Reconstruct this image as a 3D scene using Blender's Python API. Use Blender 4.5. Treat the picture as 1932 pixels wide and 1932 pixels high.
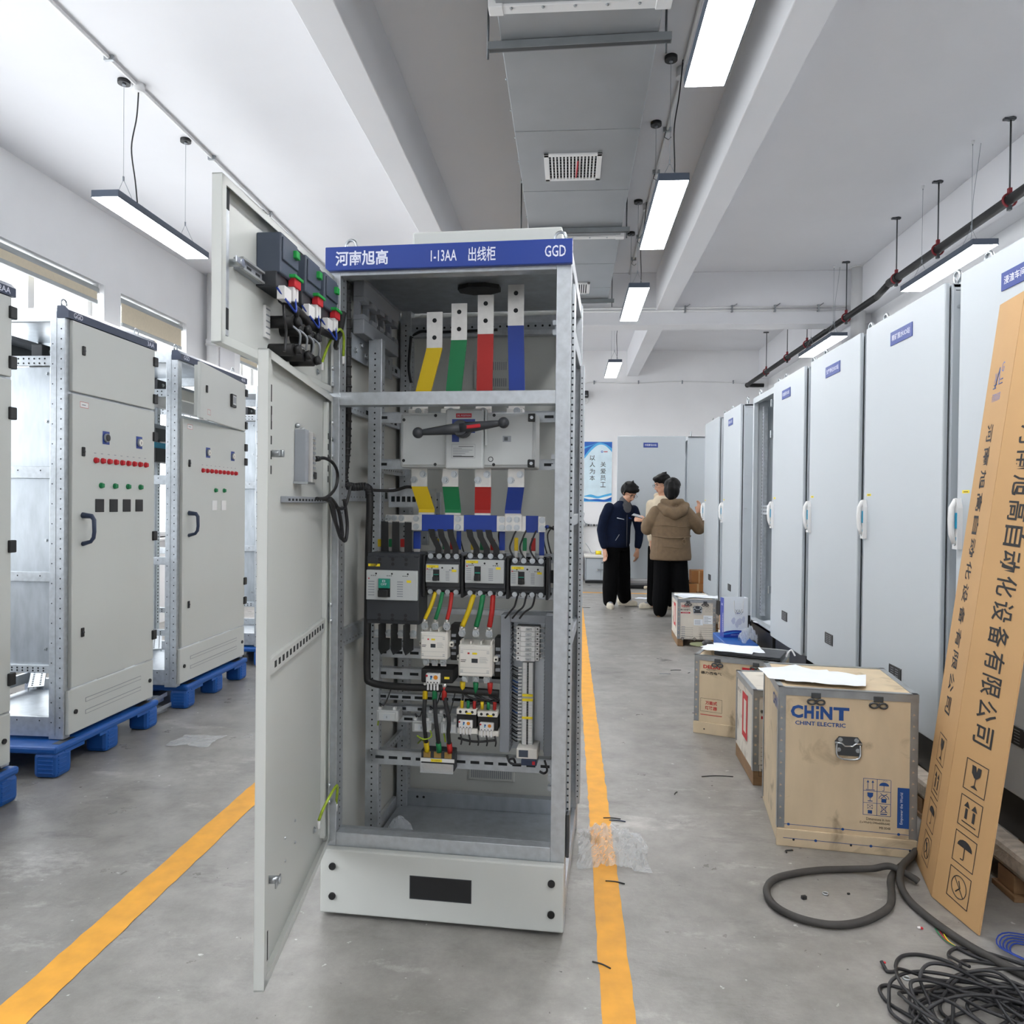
import bpy, bmesh, math, random
from mathutils import Vector, Matrix, Euler, noise
for o in list(bpy.data.objects): bpy.data.objects.remove(o)
SC = bpy.context.scene
COL = SC.collection
PI = math.pi
rnd = random.Random(7)

# ------------------------------------------------------------------ camera
YAW, PITCH, ROLL, CAMH = 0.0772, -0.0103, 0.01075, 1.365
def camera():
    cy, sy, cp, sp = math.cos(YAW), math.sin(YAW), math.cos(PITCH), math.sin(PITCH)
    f = Vector((-sy*cp, cy*cp, sp)); r = Vector((cy, sy, 0)); u = r.cross(f)
    c, s = math.cos(ROLL), math.sin(ROLL)
    r2, u2 = c*r + s*u, -s*r + c*u
    cam = bpy.data.cameras.new('camera'); o = bpy.data.objects.new('camera', cam); COL.objects.link(o)
    cam.sensor_fit = 'HORIZONTAL'; cam.sensor_width = 36; cam.lens = 36*1400/1932
    cam.clip_start = .05; cam.clip_end = 200
    m = Matrix((r2, u2, -f)).transposed().to_4x4(); m.translation = (0, 0, CAMH)
    o.matrix_world = m
    SC.camera = o
camera()
# ------------------------------------------------------------------ daylight, exposure
W = bpy.data.worlds.new('sky'); SC.world = W; W.use_nodes = True
bg = W.node_tree.nodes['Background']
bg.inputs[0].default_value = (.93, .97, 1, 1); bg.inputs[1].default_value = 6.5
SC.view_settings.view_transform = 'Standard'; SC.view_settings.look = 'None'
SC.view_settings.gamma = 1; SC.view_settings.exposure = 0.4
SC.view_settings.use_curve_mapping = False
SC.cycles.max_bounces = 10; SC.cycles.diffuse_bounces = 6; SC.cycles.glossy_bounces = 4
SC.cycles.transparent_max_bounces = 12; SC.cycles.use_denoising = True
SC.cycles.sample_clamp_indirect = 6
SC.cycles.caustics_reflective = False; SC.cycles.caustics_refractive = False
def portal(x, y0, y1, z0, z1):
    l = bpy.data.lights.new('window_portal', 'AREA'); l.shape = 'RECTANGLE'; l.size = y1-y0; l.size_y = z1-z0
    l.cycles.is_portal = True
    o = bpy.data.objects.new('window_portal', l); COL.objects.link(o)
    o.location = (x, (y0+y1)/2, (z0+z1)/2); o.rotation_euler = (0, -PI/2, 0)
    o.rotation_euler = Vector((1, 0, 0)).to_track_quat('-Z', 'Z').to_euler()
LAMP = 32.0       # strength of the lamp diffusers

# ------------------------------------------------------------------ materials
def lin(h):
    h = h.lstrip('#'); v = [int(h[i:i+2], 16)/255 for i in (0, 2, 4)]
    return tuple(c/12.92 if c <= .04045 else ((c+.055)/1.055)**2.4 for c in v)
MATS = {}
def mat(name, col, rough=.5, metal=0, var=.06, scale=6, bump=0, spec=.5, stretch=None, emit=0, rv=.08):
    m = bpy.data.materials.new(name); m.use_nodes = True
    nt = m.node_tree; b = nt.nodes['Principled BSDF']
    c = lin(col) if isinstance(col, str) else col
    tc = nt.nodes.new('ShaderNodeTexCoord'); mp = nt.nodes.new('ShaderNodeMapping')
    mp.inputs['Scale'].default_value = stretch or (1, 1, 1)
    no = nt.nodes.new('ShaderNodeTexNoise'); no.inputs['Scale'].default_value = scale; no.inputs['Detail'].default_value = 5
    nt.links.new(tc.outputs['Object'], mp.inputs[0]); nt.links.new(mp.outputs[0], no.inputs[0])
    rp = nt.nodes.new('ShaderNodeValToRGB')
    rp.color_ramp.elements[0].position = .3; rp.color_ramp.elements[1].position = .7
    rp.color_ramp.elements[0].color = tuple(x*(1-var) for x in c)+(1,)
    rp.color_ramp.elements[1].color = tuple(min(1, x*(1+var)) for x in c)+(1,)
    nt.links.new(no.outputs[0], rp.inputs[0]); nt.links.new(rp.outputs[0], b.inputs['Base Color'])
    b.inputs['Roughness'].default_value = rough; b.inputs['Metallic'].default_value = metal
    b.inputs['Specular IOR Level'].default_value = spec
    if rv:
        mr = nt.nodes.new('ShaderNodeMapRange'); mr.inputs[3].default_value = max(.02, rough-rv); mr.inputs[4].default_value = min(1, rough+rv)
        nt.links.new(no.outputs[0], mr.inputs[0]); nt.links.new(mr.outputs[0], b.inputs['Roughness'])
    if bump:
        bp = nt.nodes.new('ShaderNodeBump'); bp.inputs['Strength'].default_value = bump; bp.inputs['Distance'].default_value = .01
        n2 = nt.nodes.new('ShaderNodeTexNoise'); n2.inputs['Scale'].default_value = scale*6; n2.inputs['Detail'].default_value = 3
        nt.links.new(mp.outputs[0], n2.inputs[0]); nt.links.new(n2.outputs[0], bp.inputs['Height']); nt.links.new(bp.outputs[0], b.inputs['Normal'])
    if emit:
        b.inputs['Emission Color'].default_value = (1, 1, 1, 1); b.inputs['Emission Strength'].default_value = emit
    MATS[name] = m
    return m
M = type('M', (), {})()
M.wall = mat('white_plaster', '#f3f3f4', .85, var=.02, scale=2, bump=.05)
M.ceil = mat('ceiling_plaster', '#e2e2e5', .9, var=.02, scale=1.5, bump=.04)
M.galv = mat('galvanised_steel', '#c2c7cc', .42, .75, var=.1, scale=40, bump=.03)
M.galvd = mat('galvanised_plate', '#b4bac0', .38, .8, var=.12, scale=25, stretch=(1, 1, .3))
M.tin = mat('duct_zinc', '#a4a8ac', .4, .65, var=.06, scale=3)
M.ral = mat('pale_grey_enamel', '#c6c9c6', .42, var=.015, scale=3)
M.rall = mat('blue_grey_enamel', '#b9c0c6', .38, var=.012, scale=2)
M.head = mat('blue_enamel', '#223d8c', .35, var=.03)
M.navy = mat('navy_enamel', '#2b3852', .4, var=.03)
M.white = mat('white_paint', '#e6e6e6', .5, var=.02)
M.lett = mat('white_lettering', '#d8dcec', .5, var=.02)
M.black = mat('black_plastic', '#1a1b1d', .45, var=.1)
M.hole = mat('hole_dark', '#26292c', .9, var=.05)  # painted dark, standing for the shade inside holes and slots
M.dark = mat('dark_grey_plastic', '#33363b', .5, var=.08)
M.blk2 = mat('black_rubber', '#151516', .55, var=.1)
M.cable = mat('black_cable_sheath', '#222225', .5, var=.15, scale=30)
M.hose = mat('dusty_black_rubber', '#3d3b39', .7, var=.2, scale=20)
M.grey = mat('light_grey_plastic', '#bfc3c4', .5, var=.03)
M.gr2 = mat('mid_grey_plastic', '#8f949b', .55, var=.03)
M.cream = mat('cream_plastic', '#e9e6df', .45, var=.02)
M.yel = mat('yellow_sleeve', '#dcbc12', .5, var=.05)
M.grn = mat('green_sleeve', '#0f7a48', .5, var=.05)
M.red = mat('red_sleeve', '#b3231f', .5, var=.05)
M.blu = mat('blue_sleeve', '#1b3d9b', .45, var=.05)
M.tinb = mat('tinned_copper', '#d8d6d2', .35, .7, var=.08, scale=30)
M.zinc = mat('zinc_bolt', '#b9bec2', .3, .9, var=.1, scale=50)
M.labY = mat('yellow_label', '#f4dd2a', .6, var=.03)
M.teal = mat('teal_toggle', '#1c8f7a', .4, var=.04)
M.print = mat('black_print', '#2a2a2c', .7, var=.05)
M.redp = mat('red_print', '#bf1f2b', .6, var=.04)
M.bluep = mat('blue_print', '#1d4b8f', .6, var=.06, scale=40)
M.paper = mat('white_paper', '#e9eef4', .8, var=.02)
M.pal = mat('blue_pallet_plastic', '#1756a4', .45, var=.08, scale=10)
M.wood = mat('pale_plywood', '#c9b89f', .65, var=.1, scale=4, stretch=(3, 3, .6), bump=.05)
M.wood2 = mat('whitish_plywood', '#cfc6b8', .65, var=.08, scale=5, stretch=(2, 2, 1), bump=.05)
M.woodd = mat('brown_timber', '#8a6b4c', .7, var=.15, scale=8, stretch=(1, 1, 5), bump=.1)
M.timber = mat('weathered_timber', '#b7ada0', .75, var=.2, scale=8, stretch=(1, 6, 6), bump=.15)
M.steel = mat('steel_strip', '#9fa3a6', .4, .7, var=.15, scale=12)
M.chan = mat('channel_steel', '#85898c', .5, .5, var=.1)
M.iron = mat('dark_steel', '#55585b', .4, .8, var=.1)
M.card = mat('brown_cardboard', '#c39c6c', .75, var=.05, scale=3, bump=.04)
M.card2 = mat('carton_brown', '#a8713f', .75, var=.06, scale=3)
M.skin = mat('skin', '#c99a80', .5, var=.05)
M.hair = mat('black_hair', '#0d0c0d', .55, var=.25, scale=60, spec=.15)
M.jnavy = mat('navy_cloth', '#10192e', .9, var=.15, scale=30, bump=.2, spec=.15)
M.jgrey = mat('grey_cloth', '#54565c', .85, var=.1, scale=30)
M.parka = mat('brown_cloth', '#6c5943', .8, var=.12, scale=20, bump=.2)
M.trous = mat('black_cloth', '#09090b', .95, var=.2, scale=30, bump=.1, spec=.1)
M.creamc = mat('cream_cloth', '#cfc2ab', .85, var=.06, scale=30)
M.shoe = mat('beige_shoe', '#cfc7b6', .7, var=.08, scale=30)
M.blind = mat('beige_blind_cloth', '#d9cdb5', .8, var=.03, scale=30)
M.alu = mat('grey_aluminium', '#a9adae', .4, .3, var=.03)
M.pvc = mat('white_pvc', '#e4e4e4', .45, var=.02)
M.ylw = mat('worn_yellow_paint', '#e3a33a', .6, var=.1, scale=14)
M.cyan = mat('cyan_insert', '#2e9fc4', .4, var=.03)
M.lime = mat('green_yellow_sheath', '#9db62f', .5, var=.25, scale=60)
M.orange = mat('orange_dial', '#e08a1c', .5, var=.03)
M.brass = mat('brass', '#b39358', .35, .85, var=.08)
M.gpl = mat('bright_green_plastic', '#1f9a45', .45, var=.05)
M.slate = mat('slate_blue_plastic', '#47505f', .5, var=.06)
M.oxide = mat('red_oxide_clamp', '#7d1f27', .6, var=.1)
M.dif = mat('lamp_diffuser', '#ffffff', .5, var=.0, emit=LAMP)
def trans(name, col, alpha, rough=.15, bump=.6, scale=18):
    m = mat(name, col, rough, var=.02, bump=bump, scale=scale)
    b = m.node_tree.nodes['Principled BSDF']; b.inputs['Alpha'].default_value = alpha
    return m
M.bag = trans('clear_polythene', '#e3eaf2', .34, .12, 1.0)
M.film = trans('clear_film', '#eef2f6', .32, .1, bump=.4)
def glass():
    m = bpy.data.materials.new('window_glass'); m.use_nodes = True; nt = m.node_tree
    nt.nodes.remove(nt.nodes['Principled BSDF'])
    t = nt.nodes.new('ShaderNodeBsdfTransparent'); g = nt.nodes.new('ShaderNodeBsdfGlossy'); g.inputs[1].default_value = .03
    no = nt.nodes.new('ShaderNodeTexNoise'); mr = nt.nodes.new('ShaderNodeMapRange'); mr.inputs[3].default_value = .9; mr.inputs[4].default_value = .97
    nt.links.new(no.outputs[0], mr.inputs[0]); nt.links.new(mr.outputs[0], t.inputs[0])
    mx = nt.nodes.new('ShaderNodeMixShader'); mx.inputs[0].default_value = .06; nt.links.new(t.outputs[0], mx.inputs[1]); nt.links.new(g.outputs[0], mx.inputs[2])
    nt.links.new(mx.outputs[0], nt.nodes['Material Output'].inputs[0])
    return m
M.glass = glass()
def concrete():
    m = bpy.data.materials.new('worn_concrete'); m.use_nodes = True; nt = m.node_tree; b = nt.nodes['Principled BSDF']
    L = nt.links.new; N = nt.nodes.new
    tc = N('ShaderNodeTexCoord')
    def nz(s, d=6, rgh=.6, off=(0, 0, 0), sc=(1, 1, 1)):
        mp = N('ShaderNodeMapping'); mp.inputs[1].default_value = off; mp.inputs[3].default_value = sc; L(tc.outputs['Object'], mp.inputs[0])
        n = N('ShaderNodeTexNoise'); n.inputs['Scale'].default_value = s; n.inputs['Detail'].default_value = d; n.inputs['Roughness'].default_value = rgh
        L(mp.outputs[0], n.inputs[0]); return n.outputs[0]
    def ramp(v, a, ca, b_, cb):
        r = N('ShaderNodeValToRGB'); r.color_ramp.elements[0].position = a; r.color_ramp.elements[1].position = b_
        r.color_ramp.elements[0].color = (*ca, 1); r.color_ramp.elements[1].color = (*cb, 1); L(v, r.inputs[0]); return r.outputs[0]
    def mix(f, a, c, mode='MIX'):
        x = N('ShaderNodeMix'); x.data_type = 'RGBA'; x.blend_type = mode
        if isinstance(f, float): x.inputs[0].default_value = f
        else: L(f, x.inputs[0])
        L(a, x.inputs[6])
        if isinstance(c, tuple): x.inputs[7].default_value = (*c, 1)
        else: L(c, x.inputs[7])
        return x.outputs[2]
    base = ramp(nz(.9, 8, .65), .32, lin('#807d79'), .68, lin('#a4a29e'))
    fine = ramp(nz(7, 8, .7, (3, 1, 0)), .28, (.62, .62, .62), .72, (1.16, 1.16, 1.16))
    c = mix(.8, base, fine, 'MULTIPLY')
    dk = ramp(nz(2.2, 9, .72, (9, 4, 0), (1, 2.2, 1)), .56, (0, 0, 0), .72, (1, 1, 1))
    c = mix(dk, c, lin('#6d6b69'))
    sp = ramp(nz(26, 3, .5, (2, 8, 0)), .71, (0, 0, 0), .75, (1, 1, 1))
    c = mix(sp, c, lin('#c4c4c2'))
    pk = ramp(nz(45, 2, .5, (5, 5, 0)), .74, (0, 0, 0), .78, (1, 1, 1))
    c = mix(pk, c, lin('#4a4846'))
    lt = ramp(nz(1.6, 10, .75, (4, 2, 3), (1, 1.8, 1)), .58, (0, 0, 0), .74, (1, 1, 1))
    c = mix(lt, c, lin('#c0beba'))
    sc_ = ramp(nz(9, 4, .5, (1, 2, 8), (1.2, .12, 1)), .735, (0, 0, 0), .755, (1, 1, 1))
    c = mix(sc_, c, lin('#bdbbb7'))
    L(c, b.inputs['Base Color'])
    mr = N('ShaderNodeMapRange'); mr.inputs[3].default_value = .16; mr.inputs[4].default_value = .5; L(nz(4, 6, .6, (1, 7, 0)), mr.inputs[0]); L(mr.outputs[0], b.inputs['Roughness'])
    bp = N('ShaderNodeBump'); bp.inputs['Strength'].default_value = .25; bp.inputs['Distance'].default_value = .006; L(nz(30, 6, .7, (0, 0, 0), (1, 2, 1)), bp.inputs['Height']); L(bp.outputs[0], b.inputs['Normal'])
    return m
M.conc = concrete()
def dirty_ply(name, c0, c1, grain=(1, 1, 1)):
    m = mat(name, c0, .65, var=.08, scale=5, stretch=grain, bump=.05); nt = m.node_tree; b = nt.nodes['Principled BSDF']
    src = b.inputs['Base Color'].links[0].from_socket
    tc = nt.nodes.new('ShaderNodeTexCoord'); n = nt.nodes.new('ShaderNodeTexNoise'); n.inputs['Scale'].default_value = 7; n.inputs['Detail'].default_value = 7; n.inputs['Distortion'].default_value = 1.2
    nt.links.new(tc.outputs['Object'], n.inputs[0])
    r = nt.nodes.new('ShaderNodeValToRGB'); r.color_ramp.elements[0].position = .57; r.color_ramp.elements[1].position = .75; r.color_ramp.elements[1].color = (.75, .75, .75, 1)
    nt.links.new(n.outputs[0], r.inputs[0])
    x = nt.nodes.new('ShaderNodeMix'); x.data_type = 'RGBA'; nt.links.new(r.outputs[0], x.inputs[0]); nt.links.new(src, x.inputs[6]); x.inputs[7].default_value = (*lin(c1), 1)
    nt.links.new(x.outputs[2], b.inputs['Base Color'])
    return m
M.ply = dirty_ply('stained_plywood', '#d0bd9f', '#8d7b63', (2, 2, .7))
M.plyw = dirty_ply('stained_white_plywood', '#d6cfc3', '#8f867a')

# ------------------------------------------------------------------ mesh builder
TXT = bpy.data.curves.new('lettering_source', 'FONT'); TXT.resolution_u = 2
TXO = bpy.data.objects.new('lettering_source', TXT); COL.objects.link(TXO)
TCACHE = {}
def glyphs(s, bold):
    k = (s, bold)
    if k not in TCACHE:
        TXT.body = s; TXT.offset = bold
        dg = bpy.context.evaluated_depsgraph_get(); dg.update()
        me = bpy.data.meshes.new_from_object(TXO.evaluated_get(dg))
        vs = [tuple(v.co[:2]) for v in me.vertices]; fs = [tuple(p.vertices) for p in me.polygons]
        bpy.data.meshes.remove(me)
        x0 = min(v[0] for v in vs); x1 = max(v[0] for v in vs); y0 = min(v[1] for v in vs); y1 = max(v[1] for v in vs)
        TCACHE[k] = ([((x-x0)/(x1-x0), (y-y0)/(y1-y0)) for x, y in vs], fs)
    return TCACHE[k]
def V(*a): return Vector(a)
class MB:
    def __init__(s): s.bm = bmesh.new(); s.mats = []
    def mi(s, m):
        if m not in s.mats: s.mats.append(m)
        return s.mats.index(m)
    def _tag(s, faces, m, smooth=False):
        i = s.mi(m)
        for f in faces: f.material_index = i; f.smooth = smooth
    def box(s, x0, y0, z0, x1, y1, z1, m, bev=0, T=None):
        x0, x1 = sorted((x0, x1)); y0, y1 = sorted((y0, y1)); z0, z1 = sorted((z0, z1))
        c = [(x0, y0, z0), (x1, y0, z0), (x1, y1, z0), (x0, y1, z0), (x0, y0, z1), (x1, y0, z1), (x1, y1, z1), (x0, y1, z1)]
        vs = [s.bm.verts.new(T @ Vector(p) if T else p) for p in c]
        fs = [s.bm.faces.new([vs[i] for i in q]) for q in ((3, 2, 1, 0), (4, 5, 6, 7), (0, 1, 5, 4), (1, 2, 6, 5), (2, 3, 7, 6), (3, 0, 4, 7))]
        s._tag(fs, m)
        if bev:
            bev = min(bev, .45*min(x1-x0, y1-y0, z1-z0))
            es = list({e for f in fs for e in f.edges})
            r = bmesh.ops.bevel(s.bm, geom=es, offset=bev, segments=2, affect='EDGES', profile=.5)
            s._tag(r['faces'], m)
        return s
    def poly(s, pts, m):
        f = s.bm.faces.new([s.bm.verts.new(p) for p in pts]); s._tag([f], m); return s
    def prism(s, pts, vec, m, smooth=False):
        """outline pts (3D, planar) extruded along vec"""
        vec = Vector(vec); a = [s.bm.verts.new(p) for p in pts]; b = [s.bm.verts.new(Vector(p)+vec) for p in pts]
        n = len(pts); fs = [s.bm.faces.new(a[::-1]), s.bm.faces.new(b)]
        sd = [s.bm.faces.new((a[i], a[(i+1) % n], b[(i+1) % n], b[i])) for i in range(n)]
        s._tag(fs, m); s._tag(sd, m, smooth)
        bmesh.ops.recalc_face_normals(s.bm, faces=fs+sd)
        return s
    def cyl(s, p0, p1, r, m, seg=12, r2=None, caps=True):
        return s.tube([p0, p1], r, m, seg, r2, caps)
    def tube(s, pts, r, m, seg=8, r2=None, caps=True, radii=None, smooth=True):
        pts = [Vector(p) for p in pts]; n = len(pts)
        if radii is None: radii = [r + ((r2 if r2 is not None else r)-r)*i/(n-1) for i in range(n)]
        d0 = (pts[1]-pts[0]).normalized()
        up = Vector((0, 0, 1)) if abs(d0.z) < .9 else Vector((1, 0, 0))
        a = d0.cross(up).normalized(); rings = []
        for i, p in enumerate(pts):
            d = (pts[min(i+1, n-1)]-pts[max(i-1, 0)])
            if d.length < 1e-9: d = d0
            d.normalize(); a = (a-d*a.dot(d)).normalized(); b = d.cross(a)
            rings.append([s.bm.verts.new(p+(a*math.cos(2*PI*k/seg)+b*math.sin(2*PI*k/seg))*radii[i]) for k in range(seg)])
        fs = []
        for i in range(n-1):
            for k in range(seg):
                fs.append(s.bm.faces.new((rings[i][k], rings[i][(k+1) % seg], rings[i+1][(k+1) % seg], rings[i+1][k])))
        s._tag(fs, m, smooth)
        if caps: s._tag([s.bm.faces.new(rings[0][::-1]), s.bm.faces.new(rings[-1])], m)
        return s
    def disc(s, c, n, r, m, seg=8):
        c = Vector(c); n = Vector(n).normalized(); a = n.orthogonal().normalized(); b = n.cross(a)
        return s.poly([c+(a*math.cos(2*PI*k/seg)+b*math.sin(2*PI*k/seg))*r for k in range(seg)], m)
    def holes(s, p, step, cnt, n, r, m=None, seg=6):
        p = Vector(p); step = Vector(step); n = Vector(n)
        for i in range(cnt): s.disc(p+step*i+n*.0007, n, r, m or M.hole, seg)
        return s
    def ball(s, c, r, m, seg=12, sc=(1, 1, 1), rot=None):
        T = Matrix.Translation(c) @ ((rot or Matrix.Identity(4)) @ Matrix.Diagonal((*[r*k for k in sc], 1)))
        q = bmesh.ops.create_uvsphere(s.bm, u_segments=seg, v_segments=max(6, seg//2+2), radius=1, matrix=T)
        s._tag({f for v in q['verts'] for f in v.link_faces}, m, True); return s
    def text(s, t, org, ux, uz, w, h, m, bold=0.0, off=.0008):
        ux = Vector(ux).normalized(); uz = Vector(uz).normalized(); n = ux.cross(uz); org = Vector(org)+n*off
        vs, fs = glyphs(t, bold); bv = [s.bm.verts.new(org+ux*(x*w)+uz*(y*h)) for x, y in vs]; out = []
        for f in fs:
            try: out.append(s.bm.faces.new([bv[i] for i in f]))
            except ValueError: pass
        s._tag(out, m); return s
    def rect(s, org, ux, uz, w, h, m, off=.0006):
        ux = Vector(ux).normalized(); uz = Vector(uz).normalized(); o = Vector(org)+ux.cross(uz)*off
        return s.poly([o, o+ux*w, o+ux*w+uz*h, o+uz*h], m)
    def frame(s, org, ux, uz, w, h, t, m, off=.0007):
        ux = Vector(ux).normalized(); uz = Vector(uz).normalized(); o = Vector(org)
        s.rect(o, ux, uz, w, t, m, off); s.rect(o+uz*(h-t), ux, uz, w, t, m, off)
        s.rect(o+uz*t, ux, uz, t, h-2*t, m, off); s.rect(o+uz*t+ux*(w-t), ux, uz, t, h-2*t, m, off)
        return s
    def bolt(s, c, n, r, m=None):
        c = Vector(c); n = Vector(n).normalized(); m = m or M.zinc
        s.cyl(c, c+n*r*.25, r*1.5, m, 10); s.cyl(c+n*r*.25, c+n*r*.95, r, m, 6); return s
    def build(s, name, parent=None, **kw):
        me = bpy.data.meshes.new(name); s.bm.normal_update(); s.bm.to_mesh(me); s.bm.free()
        for m in s.mats: me.materials.append(m)
        o = bpy.data.objects.new(name, me); COL.objects.link(o)
        if parent: o.parent = parent
        for k, v in kw.items(): o[k] = v
        return o
def empty(name, loc=(0, 0, 0), rz=0, parent=None, **kw):
    o = bpy.data.objects.new(name, None); COL.objects.link(o); o.location = loc; o.rotation_euler = (0, 0, rz); o.empty_display_size = .1
    if parent: o.parent = parent
    for k, v in kw.items(): o[k] = v
    return o
def tag(o, label, cat, group=None):
    o['label'] = label; o['category'] = cat
    if group: o['group'] = group
    return o
def struct(mb, name, parent=None, **kw):
    o = mb.build(name, parent, **kw)
    if not parent: o['kind'] = 'structure'
    return o
def spline(pts, n=8, closed=False):
    pts = [Vector(p) for p in pts]; out = []; k = len(pts)
    for i in range(k if closed else k-1):
        if closed: p0, p1, p2, p3 = pts[i-1], pts[i], pts[(i+1) % k], pts[(i+2) % k]
        else: p0, p1, p2, p3 = pts[max(i-1, 0)], pts[i], pts[i+1], pts[min(i+2, k-1)]
        for j in range(n):
            t = j/n
            out.append(.5*((2*p1)+(-p0+p2)*t+(2*p0-5*p1+4*p2-p3)*t*t+(-p0+3*p1-3*p2+p3)*t**3))
    if not closed: out.append(pts[-1])
    else: out.append(out[0].copy())
    return out
FX, FZ = V(1, 0, 0), V(0, 0, 1)     # a front face seen from -y
# ------------------------------------------------------------------ room shell
XL, XR, YN, YF, ZC = -4.55, 3.52, -5.0, 13.6, 4.17
b = MB(); b.box(XL-.3, YN-.3, -.12, XR+.3, YF+.3, 0, M.conc); floor = struct(b, 'floor')
def line(x0, y0, x1, y1):
    b = MB(); n = max(2, int(max(x1-x0, y1-y0)/.05)); r = random.Random(int(x0*100)); alongy = (y1-y0) > (x1-x0)
    bm = b.bm; A = []; B = []
    for i in range(n+1):
        t = i/n; j, k = r.uniform(-.003, .003), r.uniform(-.003, .003)
        if alongy: A.append(bm.verts.new((x0+j, y0+(y1-y0)*t, .0015))); B.append(bm.verts.new((x1+k, y0+(y1-y0)*t, .0015)))
        else: A.append(bm.verts.new((x0+(x1-x0)*t, y1+j, .0015))); B.append(bm.verts.new((x0+(x1-x0)*t, y0+k, .0015)))
    fs = [bm.faces.new((A[i], B[i], B[i+1], A[i+1])) for i in range(n)]
    b._tag(fs, M.ylw); return b.build('yellow_line', floor)
line(.102, -2, .192, 11.68); line(-1.51, -2, -1.395, 11.6); line(.192, 11.58, 2.4, 11.69)
b = MB(); b.box(XL-.3, YN-.3, ZC, XR+.3, YF+.3, ZC+.15, M.ceil); struct(b, 'ceiling')
b = MB(); b.box(XL-.3, YF, 0, XR+.3, YF+.25, ZC, M.wall); struct(b, 'wall_far')
b = MB(); b.box(XL-.3, YN-.25, 0, XR+.3, YN, ZC, M.wall); struct(b, 'wall_near')
b = MB(); b.box(XR, YN, 0, XR+.25, YF, ZC, M.wall); struct(b, 'wall_right')
WIN = [(-3.6, -1.2), (-.9, 1.5), (1.8, 4.2), (4.5, 6.93), (7.2, 8.49), (9.93, 10.62), (11.0, 13.2)]
WZ0, WZ1 = .95, 3.46
b = MB(); y = YN
for a, c in WIN:
    b.box(XL-.25, y, 0, XL, a, ZC, M.wall); b.box(XL-.25, a, 0, XL, c, WZ0, M.wall); b.box(XL-.25, a, WZ1, XL, c, ZC, M.wall); y = c
b.box(XL-.25, y, 0, XL, YF, ZC, M.wall); struct(b, 'wall_left')
for i, (a, c) in enumerate(WIN):
    portal(XL-.27, a, c, WZ0, WZ1)
    b = MB(); X0, X1 = XL-.2, XL-.13; t = .055
    b.box(X0, a, WZ0, X1, a+t, WZ1, M.pvc, .004); b.box(X0, c-t, WZ0, X1, c, WZ1, M.pvc, .004)
    b.box(X0, a+t, WZ0, X1, c-t, WZ0+t, M.pvc, .004); b.box(X0, a+t, WZ1-t, X1, c-t, WZ1, M.pvc, .004)
    k = 2 if c-a > 1 else 1
    for j in range(1, k+1):
        yy = a+(c-a)*j/(k+1) if k > 1 else (a+c)/2
        b.box(X0, yy-.04, WZ0+t, X1, yy+.04, WZ1-t, M.pvc, .004)
    w = struct(b, 'window_%d' % (i+1))
    g = MB(); g.box(X0+.03, a+t, WZ0+t, X0+.036, c-t, WZ1-t, M.glass); g.build('pane', w)
    s = MB(); s.box(XL-.24, a, WZ0-.03, XL+.06, c, WZ0, M.white, .006); s.build('sill', w)
blab = {3: 'rolled up beige roller blind over the wide left window', 4: 'beige roller blind let down a little over the narrow left window',
        5: 'rolled up roller blind over the far left window beyond the white pipe'}
for i, (a, c) in enumerate(WIN):
    if i not in blab: continue
    drop = {3: .05, 4: .17, 5: .03}[i]; x = XL-.06
    r = empty('roller_blind', (x, (a+c)/2, WZ1-.06)); tag(r, blab[i], 'blind', 'roller blinds in the left windows'); h = (c-a)/2-.04
    q = MB(); q.cyl((0, -h, 0), (0, h, 0), .038, M.alu, 14); q.box(-.03, -h-.02, -.03, .03, -h, .06, M.white, .004); q.box(-.03, h, -.03, .03, h+.02, .06, M.white, .004); q.build('roller_tube', r)
    q = MB(); q.box(.028, -h+.02, -.05-drop, .03, h-.02, 0, M.blind); q.build('blind_cloth', r)
    q = MB(); q.box(.018, -h+.02, -.09-drop, .04, h-.02, -.05-drop, M.alu, .006); q.build('bottom_bar', r)
# beams and columns
def beam(n, *a):
    b = MB(); b.box(*a, M.ceil, .006); return struct(b, 'trim_%d' % n)
beam(1, 1.01, YN, 3.71, 1.21, YF, ZC); beam(2, -1.33, YN, 3.71, -1.125, YF, ZC)
beam(3, XL, 9.05, 3.54, XR, 9.33, ZC); beam(4, 3.345, YN, 3.655, XR, YF, ZC)
beam(5, 3.3, 9.05, 0, XR, 9.4, 3.54); beam(6, XL, 9.0, 0, -4.38, 9.4, 3.54)
# ------------------------------------------------------------------ pipes on the walls and the ceiling
t = empty('drain_pipe', (-4.43, 8.9, 0)); tag(t, 'white plastic drain pipe running down beside the left windows', 'pipe')
b = MB(); b.cyl((0, 0, 0), (0, 0, ZC), .07, M.pvc, 20); b.build('pipe', t)
b = MB(); b.cyl((0, 0, 3.28), (0, 0, 3.36), .085, M.pvc, 20); b.cyl((0, 0, 3.30), (0, 0, 3.31), .09, M.pvc, 20); b.build('collar', t)
t = empty('drain_pipe', (3.33, 8.96, 0)); tag(t, 'white drain pipe rising to the ceiling behind the right cabinet row', 'pipe')
b = MB(); b.cyl((0, 0, 0), (0, 0, ZC), .08, M.pvc, 20); b.build('pipe', t)
b = MB(); b.cyl((0, 0, ZC-.012), (0, 0, ZC), .1, M.pvc, 20); b.build('collar', t)
t = empty('electrical_conduit', (0, 0, 0)); tag(t, 'pair of thin white conduits clipped along the cross beam', 'conduit')
for z in (3.735, 3.70):
    b = MB(); b.cyl((.1, 9.03, z), (3.24, 9.03, z), .012, M.pvc, 8); b.build('tube', t)
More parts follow.
